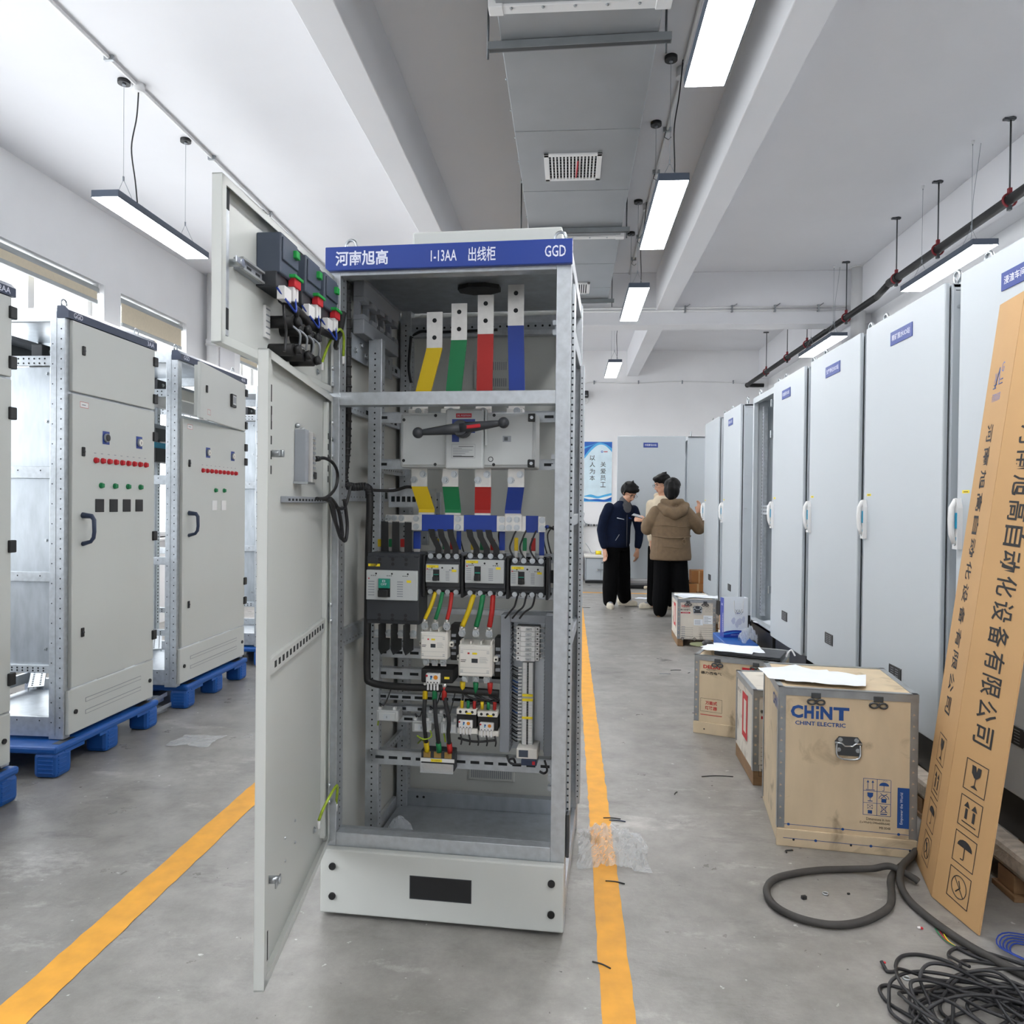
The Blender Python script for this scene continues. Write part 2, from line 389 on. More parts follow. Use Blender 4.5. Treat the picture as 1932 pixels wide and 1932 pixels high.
for x in (.75, 1.35, 1.9, 2.4, 2.9):
    b = MB(); b.box(x-.01, 9.012, 3.68, x+.01, 9.05, 3.76, M.steel); b.cyl((x+.02, 9.03, 3.75), (x+.06, 9.03, 3.78), .006, M.steel, 6); b.build('clip', t)
t = empty('electrical_conduit', (0, 0, 0)); tag(t, 'white conduit with junction box along the ceiling above the left lamp', 'conduit')
b = MB(); b.cyl((-2.93, .5, 4.155), (-2.93, 9.04, 4.155), .012, M.pvc, 8); b.build('tube', t)
b = MB(); b.cyl((-2.93, 4.82, 4.11), (-2.93, 4.82, 4.17), .04, M.pvc, 16); b.build('junction_box', t)
for y in (3.6, 4.5, 5.85, 7):
    b = MB(); b.box(-2.96, y-.01, 4.138, -2.9, y+.01, 4.17, M.steel); b.build('clip', t)
t = empty('electrical_conduit', (0, 0, 0)); tag(t, 'thin white conduit along the ceiling beside the air duct', 'conduit')
b = MB(); b.cyl((.69, .5, 4.155), (.69, 9.04, 4.155), .011, M.pvc, 8); b.build('tube', t)
for y in (4.85, 7.0):
    b = MB(); b.cyl((.69, y, 4.11), (.69, y, 4.17), .04, M.pvc, 14); b.build('junction_box', t)
for y in (3.6, 5.6, 6.3, 7.8, 8.5):
    b = MB(); b.box(.66, y-.01, 4.138, .72, y+.01, 4.17, M.steel); b.tube([(.68, y, 4.14), (.67, y, 4.1), (.7, y, 4.08), (.72, y, 4.1)], .003, M.iron, 5); b.build('clip', t)
t = empty('wall_cable', (0, 0, 0)); tag(t, 'white cable clipped across the far wall to the camera', 'cable')
b = MB(); b.tube(spline([(.26, 13.56, 3.42), (.23, 13.57, 3.5), (.27, 13.58, 3.58), (.4, 13.59, 3.6), (1.2, 13.59, 3.585), (2, 13.59, 3.61), (3.4, 13.59, 3.57)], 8), .009, M.pvc, 6); b.build('cable', t)
for x in (.42, 1.22, 2.0, 2.9):
    b = MB(); b.box(x-.01, 13.57, 3.57, x+.01, 13.6, 3.63, M.gr2); b.build('clip', t)
# black service pipe with hangers
t = empty('black_pipe', (3.12, 0, 3.585)); tag(t, 'long black pipe hung from rods above the right cabinets', 'pipe')
b = MB(); b.tube([(0, 0, .005), (0, 7.4, 0)], .036, M.blk2, 12); b.build('pipe', t)
b = MB(); b.tube([(0, 7.4, 0), (0, 7.6, 0)], .043, M.blk2, 12); b.tube([(0, 7.6, 0), (0, 7.9, -.05)], .034, M.blk2, 12); b.build('coupling', t)
b = MB(); b.tube([(0, 7.9, -.05), (0, 13.25, -.055), (0, 13.45, -.055), (.06, 13.52, -.055), (.3, 13.53, -.055)], .034, M.blk2, 12); b.ball((.01, 13.5, -.055), .045, M.blk2); b.build('pipe', t)
for y in (4.5, 5.6, 6.64, 7.45, 8.75, 10.15, 11.05, 12.2):
    z = 0 if y < 7.5 else -.05
    b = MB(); b.cyl((0, y, z+.04), (0, y, ZC-3.585), .006, M.iron, 6); b.cyl((0, y, ZC-3.585-.012), (0, y, ZC-3.585), .03, M.iron, 8); b.box(-.05, y-.015, ZC-3.6, .03, y+.015, ZC-3.585, M.iron); b.build('hanger_rod', t)
    b = MB(); b.tube([(math.cos(k*PI/8)*.046, y, z+math.sin(k*PI/8)*.046) for k in range(17)], .009, M.oxide, 6, caps=False); b.box(-.012, y-.012, z+.04, .012, y+.012, z+.085, M.oxide); b.box(-.012, y-.014, z-.075, .012, y+.014, z-.04, M.iron); b.build('clamp', t)
# ------------------------------------------------------------------ suspended lamps
def lamp(x, y, label, cordx=.03, canopy=True):
    t = empty('linear_lamp', (x, y, 3.31)); tag(t, label, 'lamp', 'suspended linear lamps')
    L, w, h = .6, .093, .05
    b = MB(); b.box(-w, -L, .004, w, L, h, M.slate, .004); b.box(-w, -L, 0, -w+.004, L, .01, M.slate); b.box(w-.004, -L, 0, w, L, .01, M.slate); b.build('housing', t)
    b = MB(); b.box(-w+.004, -L+.004, 0, w-.004, L-.004, .006, M.dif, .003); b.build('diffuser', t)
    for s in (-.4, .4):
        b = MB(); top = ZC-3.31
        b.cyl((0, s, .2), (0, s, top), .0016, M.gr2, 4); b.cyl((0, s, .19), (0, s, .22), .006, M.gr2, 6)
        for q in (-1, 1): b.cyl((0, s, .2), (q*.07, s, h), .0016, M.gr2, 4)
        b.build('suspension_wire', t)
        b = MB(); cr = .04 if canopy else .012; b.cyl((0, s, top-.025), (0, s, top), cr, M.black if canopy else M.pvc, 20); b.cyl((0, s, top-.035), (0, s, top-.025), cr*.3, M.gr2, 10); b.build('ceiling_canopy', t)
    b = MB(); top = ZC-3.31
    b.tube(spline([(cordx+.05, -.36, top), (cordx+.03, -.35, top*.75), (cordx, -.36, top*.5), (cordx+.01, -.33, top*.25), (.04, -.3, h)], 6), .0045 if canopy else .002, M.cable if canopy else M.gr2, 6); b.build('power_cord', t)
    return t
lamp(.6, 2.92, 'bright linear lamp at the top edge, nearest above the aisle')
lamp(.6, 5.12, 'second lamp of the aisle row, beside the air grille')
lamp(.6, 7.32, 'third lamp of the aisle row, in front of the cross beam')
lamp(.6, 10.82, 'small farthest aisle lamp hung beyond the cross beam')
lamp(-3.0, 5.17, 'linear lamp hung alone near the left windows')
lamp(3.03, 6.33, 'linear lamp hung over the tall right cabinets below the black pipe', canopy=False)
lamp(3.03, 9.3, 'shorter looking linear lamp farther back over the right cabinets', canopy=False)
for x, y, l in ((-3, 7.37, 'added lamp, unseen behind the open upper door, nearer one'), (-3, 9.7, 'added lamp, unseen behind the open door, middle one'), (-3, 11.9, 'added lamp, unseen behind the open cabinet, farthest one')):
    lamp(x, y, l)  # added lamps, hidden from view, that brighten the far wall
for x, y in ((.6, .72), (.6, -1.48), (-3, .77), (3.03, .4), (3.03, 3.3)):
    lamp(x, y, 'added unseen lamp for room light, behind or beside the camera')  # added lamps outside the view that even out the room light
# ------------------------------------------------------------------ air duct
t = empty('air_duct', (0, 0, 3.72)); tag(t, 'grey sheet metal air duct under the ceiling', 'duct')
b = MB(); b.box(-.374, -2, 0, .415, 8.75, .34, M.tin, .004)
for i in range(26): b.bolt((-.376, .5+i*.33, .006), (-1, 0, 0), .006)
for yy in (2.9, 4.7, 5.6, 7.3, 8.1): b.box(-.372, yy, -.002, .413, yy+.004, 0, M.steel)
b.build('duct_body', t)
for y in (3.53, 6.57):
    b = MB(); b.box(-.395, y-.03, -.012, .435, y+.03, .36, M.pvc, .004)
    b.box(-.41, y-.035, -.016, -.34, y+.035, .05, M.pvc, .004); b.box(.375, y-.035, -.016, .45, y+.035, .05, M.pvc, .004)
    for x in (-.3, -.15, 0, .15, .3): b.bolt((x, y-.015, -.012), (0, 0, -1), .006)
    b.build('flange', t)
for y in (3.78, 6.36, 8.55):
    sk = .03 if y < 6 else .015
    b = MB(); b.bm.verts.index_update()
    Tm = Matrix.Translation((.02, y, 0)) @ Matrix.Rotation(-sk, 4, 'Z')
    b.box(-.46, -.02, -.04, .46, .02, -.003, M.chan, T=Tm); b.box(-.455, -.012, -.0412, .455, .012, -.04, M.iron, T=Tm); b.build('hanger_channel', t)
    for x in (-.44, .455):
        b = MB(); b.cyl((x, y, -.09), (x, y, ZC-3.72), .006, M.iron, 6); b.build('hanger_rod', t)
for y, lab in ((5.2, 1), (8.1, 2)):
    g = MB(); x0, x1, h = -.2, .192, .2
    g.box(x0, y-h, -.014, x1, y-h+.03, 0, M.white, .003); g.box(x0, y+h-.03, -.014, x1, y+h, 0, M.white, .003)
    g.box(x0, y-h, -.014, x0+.035, y+h, 0, M.white, .003); g.box(x1-.035, y-h, -.014, x1, y+h, 0, M.white, .003)
    g.rect((x0+.03, y+h-.03, -.001), (1, 0, 0), (0, -1, 0), x1-x0-.06, 2*h-.06, M.hole)
    n = 14
    for i in range(1, n): xx = x0+.03+(x1-x0-.06)*i/n; g.box(xx-.006, y-h+.02, -.012, xx+.006, y+h-.02, -.006, M.white)
    for i in range(1, 8): yy = y-h+.03+(2*h-.06)*i/8; g.box(x0+.02, yy-.003, -.006, x1-.02, yy+.003, -.002, M.gr2)
    o = g.build('air_grille', t, label='white louvred grille')
    if lab == 1:
        r = MB(); r.tube([(.03, y-.1, -.014), (.026, y, -.018), (.02, y+.14, -.016)], .005, M.redp, 5); r.build('red_ribbon', o)
# ------------------------------------------------------------------ far wall: poster, camera, cabinet
t = empty('wall_poster', (.26, 13.592, 1.43)); tag(t, 'tall blue and white slogan poster hung on the far wall', 'poster')
b = MB(); w, h = .5, 1.09
b.box(0, -.004, 0, w, .004, h, M.paper)
b.rect((0, -.004, 0), FX, FZ, w, h, mat('poster_pale_blue', '#d8edf7', .4), .0004)
pb1, pb2, pb3 = mat('poster_blue', '#1460bd', .4), mat('poster_sky', '#4fb2e8', .4), mat('poster_white', '#f2f8fc', .4)
def wave(ys, y2, m, off):
    top = spline([(i/(len(ys)-1)*w, -.004-off, v) for i, v in enumerate(ys)], 6); bot = spline([(i/(len(y2)-1)*w, -.004-off, v) for i, v in enumerate(y2)], 6)
    n = min(len(top), len(bot)); bm = b.bm; A = [bm.verts.new(p) for p in top[:n]]; B = [bm.verts.new(p) for p in bot[:n]]
    b._tag([bm.faces.new((B[i], B[i+1], A[i+1], A[i])) for i in range(n-1)], m)
wave([1.09]*5, [.78, .93, 1.03, 1.02, .9], pb2, .0008); wave([1.09]*5, [.83, .99, 1.07, 1.05, .97], pb1, .0012)
wave([1.0, 1.03, 1.08, 1.085, 1.085], [.96, 1.02, 1.075, 1.08, 1.08], pb2, .0016)
wave([.1, .13, .1, .13, .16], [0, 0, 0, 0, 0], pb2, .0008); wave([.09, .08, .06, .09, .12], [.07, .03, .02, .03, .06], pb3, .0012); wave([.04, .04, .05, .04, .09], [.02, .02, .01, .0, .03], pb1, .0014)
for i, ch in enumerate('以人为本'): b.text(ch, (.1, -.005, .75-i*.122), FX, FZ, .095, .095, M.print, .004)
for i, ch in enumerate('关爱员工'): b.text(ch, (.295, -.005, .63-i*.122), FX, FZ, .095, .095, M.print, .004)
b.disc((.32, -.0065, .91), (0, -1, 0), .02, pb1, 16); b.disc((.32, -.0075, .91), (0, -1, 0), .009, pb3, 12); b.rect((.35, -.005, .903), FX, FZ, .07, .014, M.redp, .001)
b.build('poster_sheet', t)
t = empty('security_camera', (.27, 13.5, 3.37)); tag(t, 'small black and white camera high on the far wall', 'camera')
b = MB(); b.box(-.05, -.06, -.06, .05, .08, .06, M.black, .015); b.disc((0, -.0605, .01), (0, -1, 0), .025, M.dark, 14); b.box(-.03, -.062, -.04, .03, -.06, -.02, M.gr2); b.build('camera_body', t)
b = MB(); b.cyl((0, .08, 0), (0, .1, 0), .045, M.pvc, 14); b.build('wall_mount', t)
b = MB(); b.tube(spline([(0, .05, -.06), (-.04, .08, -.11), (0, .09, -.15), (.05, .08, -.12), (.02, .06, -.06)], 6), .008, M.pvc, 6); b.build('cable_loop', t)
t = empty('low_cabinet', (.29, 13.05, 0)); tag(t, 'low grey steel cupboard with cream top against the far wall', 'cupboard')
b = MB(); b.box(0, 0, .045, .75, .5, .445, M.gr2, .004); b.box(0, -.002, 0, .75, .5, .045, M.black); b.build('body', t)
b = MB(); b.box(-.02, -.03, .445, .78, .52, .492, M.cream, .008); b.build('top', t)
for x0, x1 in ((.02, .27), (.275, .7)):
    b = MB(); b.box(x0, -.012, .06, x1, 0, .43, M.rall, .003); d = b.build('door', t)
    if x0 < .1:
        b = MB(); b.box(.2, -.045, .235, .32, -.03, .255, M.steel, .006); b.box(.2, -.045, .225, .22, -.012, .25, M.cream, .005); b.build('handle', d)
        b = MB(); b.cyl((.292, -.02, .36), (.292, -.012, .36), .01, M.black, 10); b.build('lock', d)
t = empty('tape_reel', (.52, 13.2, .492)); tag(t, 'small yellow reel lying on the low grey cupboard', 'reel')
b = MB(); b.cyl((-.05, 0, .035), (.05, 0, .035), .034, M.labY, 14); b.cyl((-.052, 0, .035), (-.046, 0, .035), .036, M.brass, 14); b.cyl((.046, 0, .035), (.052, 0, .035), .036, M.brass, 14); b.build('reel', t)
b = MB(); b.tube(spline([(-.05, 0, .04), (-.12, 0, .03), (-.16, .02, .1), (-.2, .04, .16), (-.23, .06, .2)], 6), .005, M.gr2, 6); b.build('lead', t)
t = empty('door_post', (.225, 13.5, 0)); tag(t, 'white post with cable clips left of the low cupboard', 'post')
b = MB(); b.box(-.03, -.03, 0, .03, .08, 1.06, M.pvc, .004); b.box(-.031, -.032, 0, .031, .08, .1, M.wood); b.build('post', t)
b = MB(); b.tube(spline([(-.02, -.02, 1.06), (-.02, 0, 1.2), (.04, 0, 1.22), (.03, 0, 1.1), (.1, .06, 1.02), (.3, .08, 1.0)], 6), .006, M.gr2, 6)
for i in range(7): b.box(.06+i*.05, .05, .985, .09+i*.05, .095, 1.02, M.dark if i % 2 else M.gr2)
b.box(-.02, -.05, .83, .03, -.03, .88, M.black); b.build('wiring', t)
# ------------------------------------------------------------------ the open cabinet in the middle
CW, CD, CH = .80, .80, 2.2
cab = empty('switchgear_cabinet', (-.804, 2.408, 0), -math.radians(3.4))
tag(cab, 'open switchgear cabinet full of breakers and wiring in the centre of the floor', 'electrical cabinet')
def post(b, x0, x1, y0, y1, z0, z1, face=(), pitch=.0215, r=.0035):
    b.box(x0, y0, z0, x1, y1, z1, M.galv, .002); n = int((z1-z0-.06)/pitch)
    for f in face:
        if f == 'R': b.holes((x1, (y0+y1)/2, z0+.03), (0, 0, pitch), n, (1, 0, 0), r)
        if f == 'L': b.holes((x0, (y0+y1)/2, z0+.03), (0, 0, pitch), n, (-1, 0, 0), r)
        if f == 'F': b.holes(((x0+x1)/2, y0, z0+.03), (0, 0, pitch), n, (0, -1, 0), r)
    return b
for x0, x1, y0, y1, fc in ((0, .042, 0, .06, 'R'), (.757, .803, 0, .06, 'R'), (.03, .075, .74, .8, 'FR'), (.757, .806, .74, .8, 'R')):
    post(MB(), x0, x1, y0, y1, .01, CH-.005, fc).build('corner_post', cab)
b = post(MB(), .803, .812, .05, .14, .24, 2.08, 'F'); b.build('hole_strip', cab)
b = post(MB(), .803, .82, .66, .74, .15, 1.93, 'F', r=.003); b.build('hole_strip', cab)
def bar(n, *a, m=None, bev=.002, **k):
    b = MB(); b.box(*a, m or M.galv, bev); return b.build(n, cab, **k)
bar('top_rail', .042, 0, 2.112, .757, .05, 2.195); bar('middle_rail', .042, 0, 1.686, .757, .05, 1.73)
bar('sill_rail', .042, 0, .215, .757, .04, .269); bar('sill_lip', .042, .04, .262, .757, .06, .269, m=M.galvd)
b = MB(); b.box(.06, .75, .06, .76, .79, .122, M.galvd, .002); b.holes((.12, .749, .1), (.028, 0, 0), 2, (0, -1, 0), .006); b.build('rear_rail', cab)
bar('rear_rail', .06, .75, 2.08, .76, .79, 2.16); bar('rear_rail', .07, .76, 1.72, .76, .79, 1.76)
b = MB(); b.box(.075, .748, 2.1, .757, .752, 2.13, M.galvd); b.holes((.1, .747, 2.115), (.03, 0, 0), 22, (0, -1, 0), .005); b.build('hole_strip', cab)
for z0, z1 in ((.03, .1), (.86, .905), (1.29, 1.33), (1.93, 1.99), (2.14, 2.195)):
    b = MB(); b.box(.785, .06, z0, .802, .74, z1, M.galv, .002)
    if z0 < .1: b.holes((.8, .1, z1-.02), (0, .03, 0), 20, (1, 0, 0), .005)
    b.build('side_rail', cab)
for z0, z1 in ((.03, .1), (.87, .93), (1.37, 1.42), (1.68, 1.72), (1.9, 1.94), (2.14, 2.195)):
    b = MB(); b.box(.012, .06, z0, .03, .74, z1, M.galv, .002)
    if .5 < z0 < 2: 
        for i in range(7): b.box(.0302, .3+i*.06, z0+.012, .0308, .33+i*.06, z1-.012, M.hole)
        b.holes((.03, .09, z0+.015), (0, .03, 0), 20, (1, 0, 0), .003)
    b.build('side_rail', cab)
for z in (.31, .05):   # dark corner clamps on the right side
    b = MB(); b.box(.804, .02 if z < .2 else .68, z-.02+.2, .815, .06 if z < .2 else .74, z+.12+.2, M.iron, .003); b.build('corner_clamp', cab)
b = MB(); b.box(.002, .06, .02, .01, .8, 2.18, M.ral); b.build('side_panel', cab)
b = MB(); b.box(.002, .801, .02, .79, .808, 2.19, M.ral)
for x0, x1, z0, z1 in ((.34, .5, 1.86, 1.985), (.335, .535, .17, .235)):
    b.box(x0, .794, z0, x1, .801, z1, M.ral, .003)
    for i in range(int((x1-x0-.02)/.009)):
        for q in ((z0+.01, z0+.045), (z1-.045, z1-.01)) if z1-z0 > .1 else ((z0+.012, z1-.012),): b.box(x0+.012+i*.009, .7932, q[0], x0+.016+i*.009, .7945, q[1], M.gr2)
b.build('rear_panel', cab)
b = MB(); b.box(.04, .04, .052, .76, .76, .06, M.galvd); b.disc((.5, .36, .0605), (0, 0, 1), .004, M.hole); b.build('floor_plate', cab)
b = MB(); b.box(.02, .02, 2.188, .79, .79, 2.196, M.galvd)
for i in range(12): b.disc((.1+i*.055, .1+(i % 3)*.012, 2.1875), (0, 0, -1), .004, M.hole)
b.build('roof_plate', cab)
b = MB(); b.prism([(.43+.085*math.cos(k*PI/4+PI/8), .42+.06*math.sin(k*PI/4+PI/8), 2.172) for k in range(8)], (0, 0, .016), M.blk2); b.build('cable_gland', cab)
b = MB(); b.box(-.004, -.02, 2.124, .807, -.0005, 2.202, M.head, .003)
b.text('河南旭高', (.032, -.02, 2.138), FX, FZ, .178, .049, M.lett, .02); b.text('1-13AA', (.352, -.02, 2.143), FX, FZ, .085, .036, M.lett, .01)
b.text('出线柜', (.475, -.02, 2.139), FX, FZ, .088, .046, M.lett, .012); b.text('GGD', (.72, -.02, 2.145), FX, FZ, .066, .036, M.lett, .01)
b.build('header_sign', cab, label='blue header sign with white lettering')
for x in (.064, .765):
    b = MB(); b.tube([(x+math.cos(k*PI/8)*.018, .04, 2.225+math.sin(k*PI/8)*.018) for k in range(17)], .005, M.zinc, 6, caps=False); b.cyl((x, .04, 2.196), (x, .04, 2.21), .008, M.zinc, 8); b.build('lifting_eye', cab)
b = MB(); b.box(.0, -.03, .014, .803, 0, .225, M.ral, .005); b.rect((.306, -.03, .086), FX, FZ, .2, .072, M.black)
b.frame((.304, -.03, .084), FX, FZ, .204, .076, .003, M.dark)
pn = b.build('plinth_panel', cab)
for x in (.043, .764):
    for z in (.072, .17):
        k = MB(); k.cyl((x, -.036, z), (x, -.03, z), .0115, M.black, 16); k.build('panel_knob', pn)
bar('base_foot', .02, .01, 0, .1, .1, .014, m=M.gr2); bar('base_foot', .7, .01, 0, .79, .1, .014, m=M.gr2); bar('base_foot', .02, .7, 0, .1, .79, .014, m=M.gr2); bar('base_foot', .7, .7, 0, .79, .79, .014, m=M.gr2)
for z in (1.94, 1.505, .455):   # latch plates
    b = MB(); b.box(.742, .05, z-.024, .757, .075, z-.008, M.galv); b.box(.742, .05, z+.008, .757, .075, z+.024, M.galv); b.box(.748, .06, z-.02, .757, .07, z+.02, M.galvd); b.build('latch_plate', cab)
# mounting frame inside
for x0, x1 in ((.055, .105), (.737, .775)):
    b = post(MB(), x0, x1, .25, .29, .05, 1.96, 'F'); b.holes((x1, .27, .1), (0, 0, .0215), 80, (1, 0, 0), .0035) if x0 < .1 else b.holes((x0, .27, .1), (0, 0, .0215), 80, (-1, 0, 0), .0035)
    b.build('mounting_post', cab)
def rail(z0, z1, y=.255, slots=True, x0=.06, x1=.765, n=11):
    b = MB(); b.box(x0, y, z0, x1, y+.006, z1, M.galv, .001); b.box(x0, y, z1-.004, x1, y+.03, z1, M.galv); zc = (z0+z1)/2
    if slots:
        for i in range(n):
            xx = x0+.05+i*(x1-x0-.1)/(n-1); b.box(xx-.016, y-.0008, zc-.005, xx+.016, y, zc+.005, M.hole)
    for xx in (x0+.015, x1-.015):
        for zz in (z0+.008, z1-.008): b.bolt((xx, y, zz), (0, -1, 0), .005)
    return b.build('mounting_rail', cab)
rail(1.655, 1.695, n=7); rail(1.487, 1.525, n=7); rail(1.158, 1.192, n=9); rail(1.03, 1.07, n=9)
rail(.965, .985, .27, False); rail(.8, .838, .27); rail(.722, .762, .27); rail(.645, .668, .27, n=14); rail(.605, .625, .27, n=9); rail(.565, .59, .27, n=13)
rail(.413, .466, .25, True, n=13)
b = MB(); b.box(.12, .3, 1.35, .3, .306, 1.42, M.galv)
for i in range(8): b.box(.13+i*.02, .2985, 1.37, .143+i*.02, .3, 1.39, M.hole)
b.build('rear_bracket', cab)
for x in (.19, .24):
    b = MB(); b.box(x, .5, 1.2, x+.028, .52, 1.41, M.galv, .002); b.holes((x+.014, .499, 1.23), (0, 0, .03), 6, (0, -1, 0), .004); b.build('rear_upright', cab)
for z in (1.48, 1.28, .56, .36):
    b = MB(); b.box(.04, .3, z, .055, .75, z+.03, M.galv); b.holes((.055, .33, z+.015), (0, .03, 0), 13, (1, 0, 0), .004); b.build('depth_rail', cab)
# grey plastic busbar support on the left wall
b = MB(); sx0, sx1 = .035, .075
for z0, z1, up in ((2.085, 2.14, 0), (1.955, 2.005, 1)):
    b.box(sx0, .14, z0, sx1, .56, z1, M.gr2, .003)
    for i in range(5):
        y = .14+i*.09
        b.box(sx0, y, (z1 if up else z0-.018), sx1, y+.055, (z1+.018 if up else z0), M.gr2, .002)
for i in range(5): b.box(sx0, .145+i*.09, 2.0, sx0+.02, .165+i*.09, 2.09, M.gr2)
b.build('busbar_support', cab, label='mid grey plastic busbar support')
b = MB(); b.box(.032, .12, 1.87, .038, .6, 1.955, M.galvd)
for i in range(8): b.bolt((.038, .16+i*.055, 1.9+.03*(i % 2)), (1, 0, 0), .008)
b.build('support_bracket', cab)
# isolating switch
b = MB(); b.box(.222, .10, 1.487, .684, .24, 1.672, M.grey, .006)
b.box(.23, .094, 1.495, .676, .1, 1.664, M.grey, .004)
for x in (.235, .345, .545, .665):
    for z in (1.51, 1.648) if x in (.235, .665) else (1.497, 1.662): b.disc((x, .0935, z), (0, -1, 0), .0055, M.black, 10)
for x0, z0 in ((.66, 1.488), (.66, 1.64)): b.box(x0, .088, z0, .683, .1, z0+.026, M.black, .002); b.bolt((x0+.012, .09, z0+.013), (0, -1, 0), .006)
b.rect((.575, .094, 1.573), FX, FZ, .028, .02, M.gr2); b.rect((.58, .0935, 1.577), FX, FZ, .012, .012, M.iron)
b.disc((.535, .0935, 1.515), (0, -1, 0), .009, M.dark, 14); b.disc((.535, .093, 1.515), (0, -1, 0), .0065, M.grey, 12)
sw = b.build('isolating_switch', cab)
b = MB(); b.box(.384, .072, 1.482, .513, .1, 1.681, M.grey, .006); b.box(.516, .08, 1.56, .522, .1, 1.68, M.grey, .002); c_ = b.build('switch_cover', sw)
b = MB(); b.rect((.42, .072, 1.652), FX, FZ, .053, .014, M.redp); b.text('DIS. POSITION', (.424, .0715, 1.656), FX, FZ, .045, .006, M.lett)
b.rect((.407, .072, 1.601), FX, FZ, .078, .046, M.head, .0007); b.rect((.407, .072, 1.571), FX, FZ, .024, .03, M.head, .0007); b.rect((.431, .072, 1.571), FX, FZ, .054, .03, M.grey, .0007)
b.frame((.406, .072, 1.517), FX, FZ, .08, .047, .001, M.gr2)
b.rect((.43, .072, 1.555), FX, FZ, .05, .0015, M.print, .001)
for i in range(5): b.rect((.411, .072, 1.549-i*.006), FX, FZ, .03+.012*((i*7) % 4), .002, M.gr2, .001)
b.rect((.411, .072, 1.521), FX, FZ, .07, .003, M.print, .001); b.build('switch_label', sw)
b = MB(); hz = 1.611; sl = .034; P0 = V(.304, .022, hz-.014); P1 = V(.588, .022, hz+.018)
b.cyl((.446, .074, hz), (.446, .02, hz), .028, M.dark, 16); b.cyl((.446, .02, hz), (.446, .01, hz), .024, M.dark, 16)
cx = V(.446, .022, hz)
for P in (P0, P1):
    b.tube([cx, cx+(P-cx)*.3, cx+(P-cx)*.75, P], .01, M.dark, 10, radii=[.02, .017, .012, .009]); b.ball(P, .0185, M.dark, 14)
b.build('switch_handle', sw, label='dark grey rotary handle')
b = MB(); d = (P1-P0).normalized(); T = Matrix.Translation(cx+d*.045+V(0, -.014, 0)) @ Matrix.Rotation(-math.atan2(d.z, d.x), 4, 'Y'); b.box(-.024, -.004, -.006, .024, .004, .006, M.redp, .003, T=T); b.build('padlock_slide', sw, label='red slide on the handle')
# copper straps of the isolating switch
def strap(b, pts, w, m, th=.006):
    """flat strap: pts = (x centre, y, z)"""
    L = []
    for x, y, z in pts: L.append((V(x-w/2, y, z), V(x+w/2, y, z)))
    for i in range(len(L)-1):
        a, c = L[i], L[i+1]; t = V(0, th, 0)
        vs = [b.bm.verts.new(p) for p in (a[0], a[1], c[1], c[0], a[0]+t, a[1]+t, c[1]+t, c[0]+t)]
        fs = [b.bm.faces.new([vs[k] for k in q]) for q in ((0, 1, 2, 3), (7, 6, 5, 4), (0, 4, 5, 1), (1, 5, 6, 2), (2, 6, 7, 3), (3, 7, 4, 0))]
        b._tag(fs, m); bmesh.ops.recalc_face_normals(b.bm, faces=fs)
for nm, m, xb, xm, zm, zt, xl, xl2 in (('yellow', M.yel, .262, .312, 1.913, 2.039, .271, .289), ('green', M.grn, .377, .4, 1.939, 2.067, .382, .384), ('red', M.red, .49, .494, 1.958, 2.094, .497, .49), ('blue', M.blu, .606, .6, 1.985, 2.127, .612, .597)):
    b = MB(); w = .056
    strap(b, [(xb, .21, 1.73), (xm, .2, zm)], w, m, .008); strap(b, [(xm, .2, zm), (xm, .2, zt)], w, M.tinb)
    strap(b, [(xb, .2, 1.672), (xb, .2, 1.7)], w, M.tinb); strap(b, [(xb, .2, 1.7), (xb, .21, 1.73)], w, M.tinb)
    b.box(xb-.028, .15, 1.672, xb+.028, .2, 1.692, M.tinb, .002); b.bolt((xb+.008, .15, 1.684), (0, -1, 0), .008)
    for z in (zt-.03, zt-.09): b.disc((xm, .1993, z), (0, -1, 0), .008, M.hole, 12)
    b.build('busbar_strap', cab, label='tinned strap with a %s sleeve above the switch' % nm)
    b = MB(); w = .056
    strap(b, [(xl, .165, 1.49), (xl, .165, 1.424)], w, M.tinb); strap(b, [(xl, .165, 1.424), (xl2, .2, 1.345)], w, m, .008); strap(b, [(xl2, .2, 1.345), (xl2, .2, 1.333)], w, m, .008)
    strap(b, [(xl2, .201, 1.333), (xl2, .201, 1.325 if nm != 'blue' else 1.275)], w, M.tinb)
    for dx, z in ((-.018, 1.447), (.014, 1.467)): b.bolt((xl+dx, .164, z), (0, -1, 0), .0085)
    b.build('busbar_strap', cab, label='tinned strap with a %s sleeve below the switch' % nm)
b = MB(); b.box(.14, .2, 1.296, .24, .208, 1.324, M.tinb, .001); b.box(.235, .2, 1.27, .712, .208, 1.324, M.tinb, .001)
for x0, x1 in ((.273, .388), (.424, .541), (.643, .686)): b.box(x0, .1975, 1.268, x1, .21, 1.326, M.blu, .001)
for x in (.15, .172, .198): b.bolt((x, .2, 1.312), (0, -1, 0), .0075)
for x in (.252, .404, .56, .583, .61, .7):
    for z in (1.283, 1.311): b.bolt((x, .199, z), (0, -1, 0), .0075)
b.box(.57, .196, 1.272, .63, .2, 1.33, M.tinb, .001)
for x in (.585, .612):
    for z in (1.284, 1.312): b.bolt((x, .196, z), (0, -1, 0), .0075)
b.build('neutral_busbar', cab, label='tinned neutral bar with blue sleeves')
